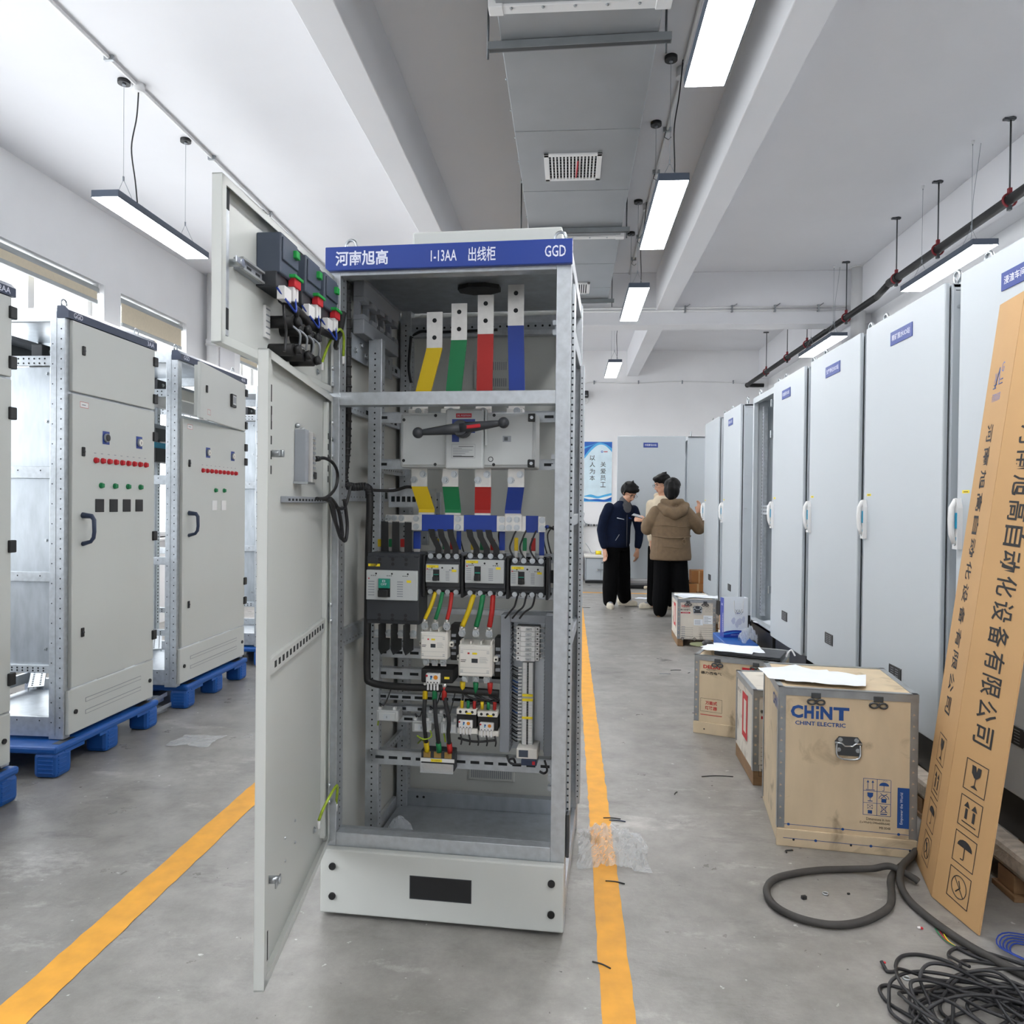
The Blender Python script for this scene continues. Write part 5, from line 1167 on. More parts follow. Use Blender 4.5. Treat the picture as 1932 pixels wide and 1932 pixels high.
        x, z = c(1, 1); b.rect(P(x-.009, z-.018), FX, FZ, .018, .015, M.bluep); b.tube([(x+math.cos(a*PI/8)*.018, -.001, z-.004+math.sin(a*PI/8)*.016) for a in range(9)], .001, M.bluep, 4); b.tube([(x-.012, -.001, z-.004), (x+.012, -.001, z+.018)], .001, M.bluep, 4); b.tube([(x+.012, -.001, z-.004), (x-.012, -.001, z+.018)], .001, M.bluep, 4)
        x, z = c(0, 0); b.rect(P(x-.008, z-.018), FX, FZ, .016, .014, M.bluep); b.frame(P(x-.01, z+.002), FX, FZ, .02, .016, .001, M.bluep); b.tube([(x-.01, -.001, z+.002), (x+.01, -.001, z+.018)], .0006, M.bluep, 4); b.tube([(x+.01, -.001, z+.002), (x-.01, -.001, z+.018)], .0006, M.bluep, 4)
        x, z = c(1, 0); b.rect(P(x-.012, z-.018), FX, FZ, .024, .004, M.bluep); b.frame(P(x-.008, z-.01), FX, FZ, .016, .024, .0015, M.bluep); b.tube([(x-.013, -.001, z-.01), (x+.013, -.001, z+.018)], .001, M.bluep, 4); b.tube([(x+.013, -.001, z-.01), (x-.013, -.001, z+.018)], .001, M.bluep, 4)
        b.text('Dimensions in mm', P(gx+.012, gz-.02), FX, FZ, cw*2-.014, .011, M.print); b.text('(LxWxH):590x600x640', P(gx-.012, gz-.036), FX, FZ, cw*2+.01, .011, M.print); b.text('MII.0048', P(gx+cw*1.2, gz-.052), FX, FZ, cw*.8, .01, M.print)
        b.rect(P(w*.868, h*.175), FX, FZ, w*.1, h*.25, M.bluep); b.text('Empower the World', P(w*.912, h*.2), FZ, -FX, h*.195, w*.026, M.lett, off=.0014)
        for z, dots in ((plank+.016, (.08, .48, .88)), (plank*.48, (.28, .68))):
            oy = .0005 if z > plank else -.0098
            b.rect((.02, -oy-.0 if z > plank else -.0102, z), FX, FZ, w-.04, .002, M.bluep)
            for q in dots: b.disc((q*w, -.0015 if z > plank else -.0112, z+.001), (0, -1, 0), .0055, M.bluep, 12)
        # side mark
        b.text('CHINT', (-.0008, d*.35, h*.84), -UY, FZ, .16, .05, M.bluep, .03)
    else:
        rb = M.redp
        if face in ('A', 'D'): handle(w*.52, h*.79, .9) if face == 'D' else None
        b.text('DELIXI', P(w*.1, h*.84), FX, FZ, w*.2, h*.045, rb, .03); b.text('ELECTRIC', P(w*.14, h*.82), FX, FZ, w*.12, h*.014, M.print); b.text('德力西电气', P(w*.07, h*.765), FX, FZ, w*.25, h*.038, M.print, .015)
        if face == 'A':
            b.text('万能式', P(w*.13, h*.375), FX, FZ, w*.14, h*.05, rb, .02); b.text('断路器', P(w*.13, h*.31), FX, FZ, w*.14, h*.05, rb, .02); b.frame(P(w*.07, h*.285), FX, FZ, w*.26, h*.17, .0015, M.print); b.rect(P(w*.07, h*.24), FX, FZ, w*.26, .004, rb)
            b.text('D', P(w*.56, h*.5), FX, FZ, w*.3, h*.4, rb, .05)
        else:
            b.box(w*.08, -.0012, h*.705, w*.33, -.0004, h*.735, rb, .0003); b.text('万能式断路器', P(w*.11, h*.711), FX, FZ, w*.18, h*.018, M.lett, off=.0012)
            b.rect(P(w*.43, h*.46), FX, FZ, w*.24, h*.13, M.paper, .0009); b.rect(P(w*.68, h*.49), FX, FZ, w*.24, h*.18, M.paper, .0009)
            for i in range(5): b.rect(P(w*.7, h*(.51+.03*i)), FX, FZ, w*.18*(.6+.4*((i*3) % 2)), .004, M.gr2, .0014)
            for i in range(4): b.rect(P(w*.45, h*(.48+.025*i)), FX, FZ, w*.15, .004, M.gr2, .0014)
            for i in range(6):
                b.rect(P(w*.08, h*(.4-.045*i)), FX, FZ, w*.33, .0015, M.print); b.rect(P(w*.56, h*(.4-.045*i)), FX, FZ, w*.36, .0015, M.print); b.rect(P(w*.1, h*(.41-.045*i)), FX, FZ, w*.1, .006, M.gr2)
            for x in (.06, .38): b.frame(P(w*x, h*.1), FX, FZ, w*.28, h*.12, .0015, M.print); b.disc((w*(x+.07), -.0012, h*.16), (0, -1, 0), h*.035, M.print, 14); b.disc((w*(x+.07), -.0017, h*.16), (0, -1, 0), h*.022, M.wood2, 14); b.disc((w*(x+.07), -.0022, h*.16), (0, -1, 0), h*.012, M.print, 14)
            for i in range(3):
                for j in range(2): b.frame(P(w*(.74+.08*i), h*(.75+.07*j)), FX, FZ, w*.05, h*.05, .001, M.print)
            # left side
            b.box(-.0012, d*.3, h*.3, -.0006, d*.75, h*.8, M.wood2) if 0 else None
            o2 = (-.0006, d*.62, h*.36); b.rect(o2, -UY, FZ, d*.3, h*.5, rb, .0006); b.rect((-.0006, d*.535, h*.43), -UY, FZ, d*.14, h*.36, m, .0011)
            b.text('德力西', (-.0006, d*.9, h*.8), -UY, FZ, d*.2, .02, M.print)
    b.build('box', t)
    return t
crate((.855, 3.066), math.radians(-7.5), .512, .485, .637, 'large plywood crate with blue lettering nearest the camera', 'C', M.ply)
crate((.769, 4.548), math.radians(-22), .49, .42, .468, 'plywood crate with red lettering and a closed laptop on top', 'A', M.ply)
crate((.912, 3.705), math.radians(-2), .43, .45, .465, 'small crate with a big red letter on its white side, half behind the largest crate', 'D', M.plyw, .07, 0)
crate((1.065, 7.328), math.radians(-2), .36, .56, .456, 'farthest small crate on wooden feet with papers on top, near the standing people', 'D', M.plyw, .07, 0)
# ------------------------------------------------------------------ cardboard leaning on the cabinets
t = empty('cardboard_sheet', (1.29, 2.70, 0)); tag(t, 'tall folded brown cardboard carton leaning against the nearest tall cabinet', 'cardboard')
up = V(.228, -.085, 2.1); upn = up.normalized(); Ld = V(.07, .28, 0); Rd = V(.032, -.215, 0)
def flapdir(d): return (d-upn*d.dot(upn)).normalized()
LU, RU = flapdir(Ld), flapdir(Rd); LW, RW = .285, .235; HT = up.length
# each flap stands on the floor, so its lower corner follows the floor plane
def flap(nm, u, w, sgn):
    n = (upn.cross(u) if sgn > 0 else u.cross(upn)).normalized()
    zb = lambda q: -(u*q).z/upn.z
    b = MB(); pts = [V(0, 0, .003), u*w+upn*zb(w)+V(0, 0, .003), u*w+upn*(HT+.02), upn*HT]
    b.prism(pts, n*.006, M.card); return b, n
bl, nl = flap('left', LU, LW, 1)
for nm, u, w in (('left', LU, LW), ('right', RU, RW)):
    b, n = (bl, nl) if nm == 'left' else flap('right', RU, RW, -1)
    fn = n if n.x < 0 else -n
    # local frame seen from the aisle: right = towards the near side, up = along the sheet
    rt = fn.cross(upn).normalized()
    rt = -rt if (rt.y > 0) else rt        # rightwards in the picture is towards -y
    base = fn*(.0068 if n.x < 0 else .0008)
    ctr = (u*(w*.52)).dot(rt)
    def T(s_, c, s0, hh, ww, m, bold=.01, o=base):
        # characters lie on their side: their top points right, they follow each other down the sheet
        b.text(s_, o+rt*c+upn*s0, -upn, rt, ww, hh, m, bold, .0004)
    name = '河南旭高自动化设备有限公司'
    st = 1.68 if nm == 'left' else 1.66
    for i, ch in enumerate(name): T(ch, ctr-.045, st-i*.083, .09 if nm == 'right' else .07, .068, M.print)
    # handling symbols
    for i in range(4):
        c0, s0, q = ctr-.055, .535-i*.125, .105
        o = base+rt*c0+upn*(s0-q)
        b.frame(o, rt, upn, q, q, .003, M.print, .0006)
        m0 = o+rt*(q/2)+upn*(q/2)
        if i == 0:
            b.poly([m0+rt*x+upn*y+fn*.001 for x, y in ((-.022, .038), (-.02, .012), (-.006, -.002), (.006, -.002), (.02, .012), (.022, .038), (.006, .038), (.001, .02), (-.004, .038))], M.print); b.rect(m0-rt*.002-upn*.028, rt, upn, .004, .028, M.print); b.poly([m0+rt*x+upn*y+fn*.001 for x, y in ((-.018, -.036), (.018, -.036), (0, -.024))], M.print)
        elif i == 1:
            for s in (-.018, .018):
                b.rect(m0+rt*(s-.006)-upn*.022, rt, upn, .012, .035, M.print); b.poly([m0+rt*(s+x)+upn*y+fn*.001 for x, y in ((-.014, .018), (.014, .018), (0, .038))], M.print)
            b.rect(m0-rt*.034-upn*.036, rt, upn, .068, .004, M.print)
        elif i == 2:
            b.poly([m0+rt*(.036*math.cos(k*PI/8))+upn*(.008+.026*math.sin(k*PI/8))+fn*.001 for k in range(9)], M.print); b.rect(m0-rt*.002-upn*.03, rt, upn, .004, .04, M.print); b.rect(m0-rt*.014-upn*.034, rt, upn, .014, .004, M.print)
        else:
            b.tube([m0+rt*(.036*math.cos(k*PI/12))+upn*(.036*math.sin(k*PI/12)) for k in range(25)], .0015, M.print, 4, caps=False); b.tube([m0+rt*.025-upn*.025, m0-rt*.025+upn*.025], .0015, M.print, 4); b.tube([m0-rt*.012-upn*.02, m0+rt*.006, m0-rt*.004+upn*.02], .002, M.print, 4); b.box(0, 0, 0, .001, .001, .001, M.print) if 0 else None
    if nm == 'left':
        o = base+rt*(ctr-.05)+upn*1.76
        mblue = mat('blue_carton_print', '#6a7db5', .7)
        b.text('河南旭高', o, rt, upn, .1, .03, mblue, .0, .0004)
        b.text('X', o+upn*.07, rt, upn, .03, .035, mblue, 0, .0004); b.text('G', o+upn*.1+rt*.07, rt, upn, .03, .035, mblue, 0, .0004)
        b.tube([o+rt*.02+upn*.05, o+rt*.05+upn*.12, o+rt*.06+upn*.06, o+rt*.1+upn*.06], .002, mblue, 4); b.tube([o+upn*.05, o+rt*.03+upn*.05], .002, mblue, 4); b.tube([o+rt*.005+upn*.062, o+rt*.035+upn*.062], .002, mblue, 4); b.tube([o+rt*.07+upn*.075, o+rt*.1+upn*.075], .002, mblue, 4)
    b.build('carton_flap', t)
# ------------------------------------------------------------------ people
def fuse(name, parent, shapes, m, voxel=.009, smooth=4, extra=None, label=None):
    """shapes blended into one continuous skin"""
    b = MB()
    for s in shapes:
        if s[0] == 'c':                     # tapered limb through points with radii
            pts = [V(*p) for p in s[1]]; rr = s[2]
            for p, r in zip(pts, rr): b.ball(p, r, m, 14)
            b.tube(pts, 0, m, 14, radii=rr)
        elif s[0] == 'e': b.ball(s[1], 1, m, 18, sc=s[2], rot=Euler(s[3]).to_matrix().to_4x4() if len(s) > 3 else None)
        elif s[0] == 'l':                   # stacked ellipses (x, y, z, rx, ry, yaw)
            R = []
            for x, y, z, rx, ry, a in s[1]:
                ca, sa = math.cos(a), math.sin(a)
                R.append([b.bm.verts.new((x+ca*rx*math.cos(t)-sa*ry*math.sin(t), y+sa*rx*math.cos(t)+ca*ry*math.sin(t), z)) for t in [2*PI*k/24 for k in range(24)]])
            for i in range(len(R)-1):
                for k in range(24): b.bm.faces.new((R[i][k], R[i][(k+1) % 24], R[i+1][(k+1) % 24], R[i+1][k]))
            b.bm.faces.new(R[0][::-1]); b.bm.faces.new(R[-1])
    bmesh.ops.recalc_face_normals(b.bm, faces=b.bm.faces[:])
    o = b.build(name)
    o.data.materials.clear(); o.data.materials.append(m)
    r = o.modifiers.new('r', 'REMESH'); r.mode = 'VOXEL'; r.voxel_size = voxel; r.use_smooth_shade = True
    if smooth: s_ = o.modifiers.new('s', 'SMOOTH'); s_.iterations = smooth; s_.factor = .5
    dg = bpy.context.evaluated_depsgraph_get(); me = bpy.data.meshes.new_from_object(o.evaluated_get(dg))
    o.modifiers.clear(); old = o.data; o.data = me; bpy.data.meshes.remove(old)
    if not me.materials: me.materials.append(m)
    for p in me.polygons: p.use_smooth = True
    if extra:
        for mm, c, rad in extra:
            me.materials.append(mm); k = len(me.materials)-1
            for p in me.polygons:
                d = p.center-Vector(c)
                if (d.x/rad[0])**2+(d.y/rad[1])**2+(d.z/rad[2])**2 < 1: p.material_index = k
    if parent: o.parent = parent
    if label: o['label'] = label
    return o
M.lip = mat('lip_tone', '#9c5a52', .5); M.eye = mat('eye_dark', '#231a17', .3)
def head(c, yaw, pitch, s=1.0):
    """shapes and feature points of a head: c = centre, yaw 0 faces -y, pitch > 0 looks down"""
    R = (Matrix.Rotation(yaw, 3, 'Z') @ Matrix.Rotation(pitch, 3, 'X')); c = V(*c)
    q = lambda x, y, z: tuple(c+R @ V(x*s, y*s, z*s)); e = R.to_euler()
    sh = [('e', q(0, .01, .03), (.077*s, .096*s, .098*s), e), ('e', q(0, -.022, -.045), (.058*s, .066*s, .072*s), e), ('e', q(0, -.06, -.088), (.028*s, .022*s, .022*s), e),
          ('c', [q(0, -.088, .005), q(0, -.108, -.03)], [.01*s, .014*s]), ('e', q(.015, -.095, -.035), (.01*s,)*3), ('e', q(-.015, -.095, -.035), (.01*s,)*3), ('e', q(0, -.086, -.066), (.022*s, .012*s, .008*s), e),
          ('e', q(.035, -.07, -.01), (.024*s, .02*s, .02*s), e), ('e', q(-.035, -.07, -.01), (.024*s, .02*s, .02*s), e), ('e', q(0, -.082, .035), (.055*s, .014*s, .012*s), e)]
    for k in (-1, 1): sh.append(('e', q(k*.078, .012, -.005), (.012*s, .022*s, .032*s), e))
    ex = []
    for k in (-1, 1): ex += [(M.eye, q(k*.032, -.088, .012), (.014*s, .02*s, .007*s)), (M.hair, q(k*.033, -.092, .032), (.02*s, .02*s, .006*s))]
    ex.append((M.lip, q(0, -.097, -.064), (.024*s, .02*s, .007*s)))
    return sh, ex, q, e
def hand(w, d, side, curl=.5, s=1.0, spread=None):
    """palm and five bent fingers: w = wrist, d = direction, side = towards the thumb"""
    w = V(*w); d = V(*d).normalized(); sd = V(*side); sd = (sd-d*sd.dot(d)).normalized(); n = d.cross(sd)
    k = lambda a, b_, c_: tuple(w+d*a*s+sd*b_*s+n*c_*s)
    sh = [('c', [k(-.03, 0, 0), k(.0, 0, 0), k(.03, 0, 0), k(.085, 0, 0)], [.027*s, .024*s, .03*s, .03*s]), ('c', [k(.03, .02, 0), k(.085, .03, 0)], [.02*s, .018*s]), ('c', [k(.03, -.015, 0), k(.08, -.03, 0)], [.02*s, .016*s])]
    for b_, L in ((.034, .07), (.012, .08), (-.011, .075), (-.032, .058)):
        a1, a2 = curl*.9, curl*1.9; p = V(.09, b_, 0); pts = [k(*p)]
        for f, a in ((.45, a1*.5), (.32, a1), (.23, a2)): p = p+V(math.cos(a)*L*f, 0, math.sin(a)*L*f); pts.append(k(*p))
        sh.append(('c', pts, [.0105*s, .0098*s, .009*s, .0078*s]))
    sh.append(('c', [k(.02, .03, .004), k(.05, .052, .012), k(.078, .056, .022)], [.014*s, .0115*s, .0095*s]))
    return sh
# --- person in the navy jacket, leaning over a phone
t = empty('person', (.68, 10.08, 0)); tag(t, 'person in navy work jacket and black trousers bending to look at a phone', 'person')
fa = math.radians(38)
hs, hx, hq, he = head((.115, -.07, 1.535), fa, .62, 1.0)
HR, HL = (-.21, -.16, .775), (.24, .06, .76)
body = hs+[('c', [(.03, .03, 1.38), (.075, -.02, 1.45), (.1, -.045, 1.5)], [.065, .056, .055]), ('l', [(-.04, .02, .8, .16, .11, fa), (-.03, .02, 1.05, .15, .1, fa), (0, .03, 1.25, .18, .11, fa), (.02, .03, 1.37, .12, .08, fa)]),
   ('c', [(-.17, -.1, 1.32), (-.24, -.13, 1.05), (-.22, -.16, .8)], [.05, .042, .03]), ('c', [(.2, .14, 1.3), (.26, .13, 1.04), (.245, .07, .79)], [.05, .042, .03]),
   ('c', [(-.1, -.05, .82), (-.11, -.06, .45), (-.12, -.08, .06)], [.09, .06, .045]), ('c', [(.04, .1, .82), (.06, .12, .45), (.07, .16, .06)], [.09, .06, .045])]
body += hand(HR, (.15, -.1, -1), (.5, -.8, 0), .6)+hand(HL, (-.05, -.05, -1), (-.4, -.8, 0), .6)
bo = fuse('body', t, body, M.skin, .0085, 3, hx)
fuse('jacket', t, [('l', [(-.06, .01, .8, .205, .15, fa), (-.05, .01, .86, .215, .155, fa), (-.03, .02, 1.08, .2, .145, fa), (0, .03, 1.25, .215, .145, fa), (.02, .02, 1.34, .19, .125, fa), (.04, .01, 1.4, .11, .095, fa), (.05, 0, 1.43, .085, .08, fa)]),
   ('c', [(-.15, -.09, 1.33), (-.215, -.12, 1.2), (-.255, -.14, 1.04), (-.235, -.16, .9), (-.215, -.165, .83)], [.075, .068, .062, .056, .05]), ('c', [(.19, .13, 1.3), (.24, .14, 1.17), (.275, .135, 1.03), (.265, .1, .9), (.25, .07, .82)], [.075, .067, .062, .056, .048])], M.jnavy, .011, 4,
   [(M.jgrey, (.12, -.1, 1.36), (.09, .09, .1))])
fuse('shirt_collar', t, [('c', [(.06, -.015, 1.385), (.058, -.01, 1.42)], [.072, .078])], M.jgrey, .01, 2)
b = MB(); F = lambda s, z, o=.0: V(-.03+math.cos(fa)*s+math.sin(fa)*(.16+o), .02+math.sin(fa)*s-math.cos(fa)*(.16+o), z)
b.tube([F(.03, 1.3, -.01), F(.03, 1.1, -.005), F(.025, .82, 0)], .004, M.jgrey, 5); b.tube([F(-.12, 1.2, -.035), F(-.02, 1.18, -.01)], .006, M.lett, 5); b.tube([F(-.09, .98, -.02), F(-.14, .9, -.04)], .005, M.gr2, 5); b.tube([F(.07, 1.2, -.012), F(.13, 1.19, -.03)], .008, M.head, 5); b.build('jacket_trim', t)
fuse('trousers', t, [('l', [(-.04, .02, .88, .17, .125, fa), (-.04, .02, .76, .185, .135, fa)]), ('c', [(-.11, -.05, .8), (-.115, -.06, .5), (-.125, -.08, .24), (-.13, -.08, .09)], [.115, .105, .105, .09]), ('c', [(.03, .09, .8), (.055, .11, .5), (.06, .14, .24), (.09, .16, .1)], [.115, .105, .105, .09])], M.trous, .012, 4)
def shoe(p, yaw, m=None):
    R = Matrix.Rotation(yaw, 3, 'Z'); q = lambda x, y, z: tuple(V(*p)+R @ V(x, y, z))
    o = fuse('shoe', t, [('c', [q(0, .05, .05), q(0, -.06, .045), q(0, -.15, .038)], [.048, .046, .036]), ('l', [(*q(0, -.05, .0), .046, .135, yaw), (*q(0, -.05, .03), .048, .138, yaw)]), ('c', [q(0, .05, .05), q(0, .05, .1)], [.045, .042])], m or M.shoe, .008, 3, [(M.gr2, q(0, -.08, .085), (.03, .06, .02))])
    return o
shoe((-.13, -.1, 0), .1); shoe((.08, .16, 0), 1.25)
fuse('hair', t, [('e', hq(0, .018, .07), (.098, .112, .082), he), ('e', hq(0, .05, .02), (.098, .092, .1), he), ('e', hq(0, -.062, .092), (.08, .045, .036), he), ('c', [hq(.085, .0, .03), hq(.086, .0, -.02)], [.016, .008]), ('c', [hq(-.085, .0, .03), hq(-.086, .0, -.02)], [.016, .008]), ('e', hq(.045, -.055, .085), (.035, .04, .03), he), ('e', hq(-.05, -.05, .085), (.035, .04, .035), he), ('c', [hq(0, .03, .13), hq(.02, .05, .165)], [.03, .008]), ('c', [hq(-.06, .04, .09), hq(-.09, .06, .12)], [.03, .008]), ('c', [hq(.06, .02, .1), hq(.09, -.02, .11)], [.03, .01])], M.hair, .008, 2)
def specs(hq):
    b = MB()
    for k in (-1, 1):
        c = V(*hq(k*.034, -.106, .008)); ux = V(*hq(1, 0, 0))-V(*hq(0, 0, 0)); uz = V(*hq(0, 0, 1))-V(*hq(0, 0, 0))
        b.tube([c+ux*.026*math.cos(2*PI*i/16)+uz*.019*math.sin(2*PI*i/16) for i in range(17)], .002, M.iron, 5, caps=False); b.tube([V(*hq(k*.058, -.104, .012)), V(*hq(k*.084, .0, .012))], .002, M.iron, 5)
    b.tube([V(*hq(-.009, -.108, .01)), V(*hq(.009, -.108, .01))], .002, M.iron, 5); return b.build('glasses', t)
specs(hq)
# --- person in the brown parka, back to the camera
t = empty('person', (1.25, 9.27, 0)); tag(t, 'person seen from behind in a brown hooded parka, one hand on a cabinet handle', 'person')
hs, hx, hq, he = head((.015, .03, 1.56), math.radians(165), .12, .98)
HL, HR = (-.3, .18, 1.19), (.345, .1, 1.285)
body = hs+[('c', [(0, 0, 1.3), (.01, .02, 1.42), (.01, .02, 1.5)], [.07, .055, .055]), ('l', [(0, 0, .75, .17, .11, 0), (0, 0, 1.0, .15, .1, 0), (0, 0, 1.22, .18, .1, 0), (0, 0, 1.34, .1, .08, 0)]),
   ('c', [(-.18, 0, 1.27), (-.27, .05, 1.08), (-.3, .17, 1.18)], [.05, .04, .027]), ('c', [(.18, 0, 1.27), (.33, .05, 1.1), (.345, .1, 1.27)], [.05, .04, .027]),
   ('c', [(-.1, 0, .8), (-.1, 0, .45), (-.1, .0, .06)], [.09, .06, .045]), ('c', [(.09, 0, .8), (.12, .0, .45), (.13, .0, .06)], [.09, .06, .045])]
body += hand(HL, (-.9, .3, .1), (.2, .5, 1), .7, .95)+hand(HR, (.15, .1, 1), (-.3, .9, 0), .5, .95)
fuse('body', t, body, M.skin, .0085, 3, hx)
fuse('parka', t, [('l', [(0, 0, .7, .25, .165, 0), (0, 0, .74, .255, .17, 0), (0, 0, .95, .235, .155, 0), (0, 0, 1.05, .235, .15, 0), (0, 0, 1.22, .24, .14, 0), (0, 0, 1.32, .19, .12, 0), (0, .0, 1.39, .1, .09, 0)]),
   ('c', [(-.18, 0, 1.28), (-.24, .0, 1.18), (-.285, .04, 1.08), (-.29, .1, 1.11), (-.285, .17, 1.175)], [.09, .085, .08, .07, .05]), ('c', [(.18, 0, 1.28), (.27, .0, 1.18), (.345, .03, 1.095), (.36, .06, 1.16), (.35, .09, 1.24)], [.09, .085, .08, .068, .05])], M.parka, .011, 3)
fuse('hood', t, [('c', [(-.13, -.06, 1.36), (-.06, -.12, 1.3), (.03, -.135, 1.27), (.12, -.11, 1.31), (.17, -.05, 1.37)], [.05, .07, .075, .07, .05]), ('c', [(-.1, -.02, 1.42), (0, -.07, 1.4), (.12, -.02, 1.42)], [.04, .055, .04])], M.parka, .011, 4)
b = MB(); b.tube(spline([(-.235, -.05, 1.0), (-.1, -.155, .985), (.05, -.165, .98), (.2, -.1, .99), (.24, 0, 1.0)], 8), .008, M.parka, 6); b.tube([(.14+.025*math.cos(k*PI/6), -.15, .93+.03*math.sin(k*PI/6)) for k in range(13)], .007, M.parka, 6, caps=False); b.box(.13, -.15, .95, .16, -.135, .985, M.parka, .003)
for z in (1.12, .86): b.tube(spline([(-.22, -.06, z), (-.08, -.153, z+.01), (.08, -.158, z-.005), (.21, -.07, z)], 6), .004, M.parka, 5)
b.build('parka_trim', t)
b = MB(); b.cyl((.345, .095, 1.235), (.345, .1, 1.262), .036, M.creamc, 14); b.build('cuff', t)
fuse('trousers', t, [('l', [(0, 0, .82, .18, .13, 0), (0, 0, .7, .195, .14, 0)]), ('c', [(-.09, 0, .72), (-.1, 0, .42), (-.115, 0, .2), (-.12, 0, .075)], [.115, .108, .105, .085]), ('c', [(.09, 0, .72), (.12, 0, .42), (.14, 0, .2), (.15, .0, .075)], [.115, .108, .105, .085])], M.trous, .012, 4)
shoe((-.12, .03, 0), math.radians(165), M.woodd); shoe((.14, .03, 0), math.radians(195), M.woodd)
fuse('hair', t, [('e', hq(0, .022, .055), (.1, .114, .1), he), ('e', hq(0, .055, -.01), (.098, .09, .115), he), ('c', [hq(0, .1, .06), hq(0, .115, 0), hq(.0, .1, -.09), hq(.005, .085, -.13)], [.05, .055, .05, .03]), ('c', [hq(.078, .01, .0), hq(.08, .0, -.05)], [.02, .008])], M.hair, .008, 2)
b = MB(); b.tube([hq(.0+.102*math.cos(a), .02, .055+.104*math.sin(a)) for a in [PI*k/12 for k in range(13)]], .006, M.cable, 6); b.build('hair_band', t)
# phone held by that person
o = MB(); o.box(-.035, -.075, -.004, .035, .075, .004, M.black, .003); o.box(-.033, -.073, .004, .033, .073, .0045, M.gr2)
o = o.build('mobile_phone'); o.matrix_world = Matrix.Translation((.865, 9.49, 1.235)) @ Euler((.25, -.35, 1.0)).to_matrix().to_4x4(); tag(o, 'dark mobile phone held between the navy jacket and the brown parka', 'phone')
# --- person with glasses behind
t = empty('person', (1.2, 9.93, 0)); tag(t, 'person with short black hair and glasses half hidden behind the brown parka', 'person')
hs, hx, hq, he = head((.015, -.02, 1.645), math.radians(-72), .25, 1.0)
body = hs+[('c', [(.03, 0, 1.42), (.03, 0, 1.5), (.025, -.01, 1.58)], [.075, .058, .056]), ('l', [(.02, 0, .85, .14, .11, 0), (.02, 0, 1.1, .14, .1, 0), (.02, 0, 1.33, .17, .1, 0), (.02, 0, 1.45, .1, .08, 0)]), ('c', [(-.14, 0, 1.38), (-.15, -.02, 1.1), (-.12, -.1, .9)], [.048, .04, .03]), ('c', [(.18, 0, 1.38), (.2, 0, 1.1), (.17, -.08, .9)], [.048, .04, .03]),
   ('c', [(-.06, 0, .88), (-.07, 0, .5), (-.08, .05, .06)], [.09, .06, .045]), ('c', [(.1, 0, .88), (.11, 0, .5), (.12, 0, .06)], [.09, .06, .045])]
body += hand((-.12, -.1, .88), (.1, -.1, -1), (0, -1, 0), .6)+hand((.17, -.08, .88), (-.1, -.1, -1), (0, -1, 0), .6)
fuse('body', t, body, M.skin, .0085, 3, hx)
fuse('jacket', t, [('l', [(.02, 0, .82, .17, .14, 0), (.02, 0, 1.1, .165, .13, 0), (.02, 0, 1.33, .19, .125, 0), (.02, 0, 1.45, .12, .1, 0), (.025, 0, 1.5, .08, .08, 0)]), ('c', [(-.12, 0, 1.38), (-.14, -.02, 1.12), (-.125, -.08, .93)], [.07, .06, .05]), ('c', [(.17, 0, 1.38), (.19, 0, 1.12), (.175, -.06, .93)], [.07, .06, .05]), ('c', [(-.05, .03, 1.5), (.03, .07, 1.49), (.12, .04, 1.5)], [.04, .05, .04])], M.creamc, .011, 3)
fuse('trousers', t, [('l', [(.02, 0, .92, .16, .125, 0), (.02, 0, .8, .165, .13, 0)]), ('c', [(-.06, 0, .8), (-.075, .02, .45), (-.085, .05, .1)], [.1, .085, .075]), ('c', [(.1, 0, .8), (.11, 0, .45), (.12, 0, .1)], [.1, .085, .075])], M.trous, .012, 4)
shoe((-.09, .08, 0), -1.2); shoe((.12, .02, 0), -.8)
fuse('hair', t, [('e', hq(0, .018, .068), (.097, .112, .082), he), ('e', hq(0, .055, .015), (.094, .09, .098), he), ('e', hq(0, -.06, .095), (.08, .045, .034), he), ('c', [hq(.085, .0, .03), hq(.086, .0, -.02)], [.016, .008]), ('c', [hq(-.085, .0, .03), hq(-.086, .0, -.02)], [.016, .008]), ('c', [hq(0, .05, .13), hq(.02, .09, .15)], [.03, .008])], M.hair, .008, 2)
specs(hq)
# ------------------------------------------------------------------ papers, bags, boxes
def paper(x, y, z, rz, label, seed, group, w=.21, h=.297, curl=.012):
    b = MB(); bm = b.bm; off = V(seed*2.3, seed, 0); g = {}
    for i in range(7):
        for j in range(9):
            u, v = (i/6-.5)*w, (j/8-.5)*h
            g[i, j] = bm.verts.new((u, v, abs(noise.noise(V(u*9, v*9, 0)+off))*curl))
    b._tag([bm.faces.new((g[i, j], g[i+1, j], g[i+1, j+1], g[i, j+1])) for i in range(6) for j in range(8)], M.paper, True)
    o = b.build('paper_sheet'); o.location = (x, y, z); o.rotation_euler = (0, 0, rz); return tag(o, label, 'paper', group)
g = 'drawings on the largest crate'; L = 'white sheet in the pile of drawings on the largest crate, %s'
paper(1.02, 3.3, .6422, .5, L % 'bottom of the pile', 1, g); paper(1.1, 3.24, .6452, 1.2, L % 'pointing right', 2, g); paper(.99, 3.26, .6482, 1.55, L % 'hanging over the left edge', 3, g); paper(1.06, 3.19, .6512, 1.35, L % 'topmost', 4, g)
g = 'drawings on the laptop'; L = 'white sheet lying on the closed laptop, %s'
paper(1.0, 4.66, .4925, .9, L % 'under the others', 5, g); paper(1.03, 4.62, .4955, 1.5, L % 'in the middle', 6, g); paper(.98, 4.6, .4985, 1.2, L % 'on top', 7, g)
g = 'drawings on the farthest crate'; L = 'white drawing sheet on the farthest small crate, %s'
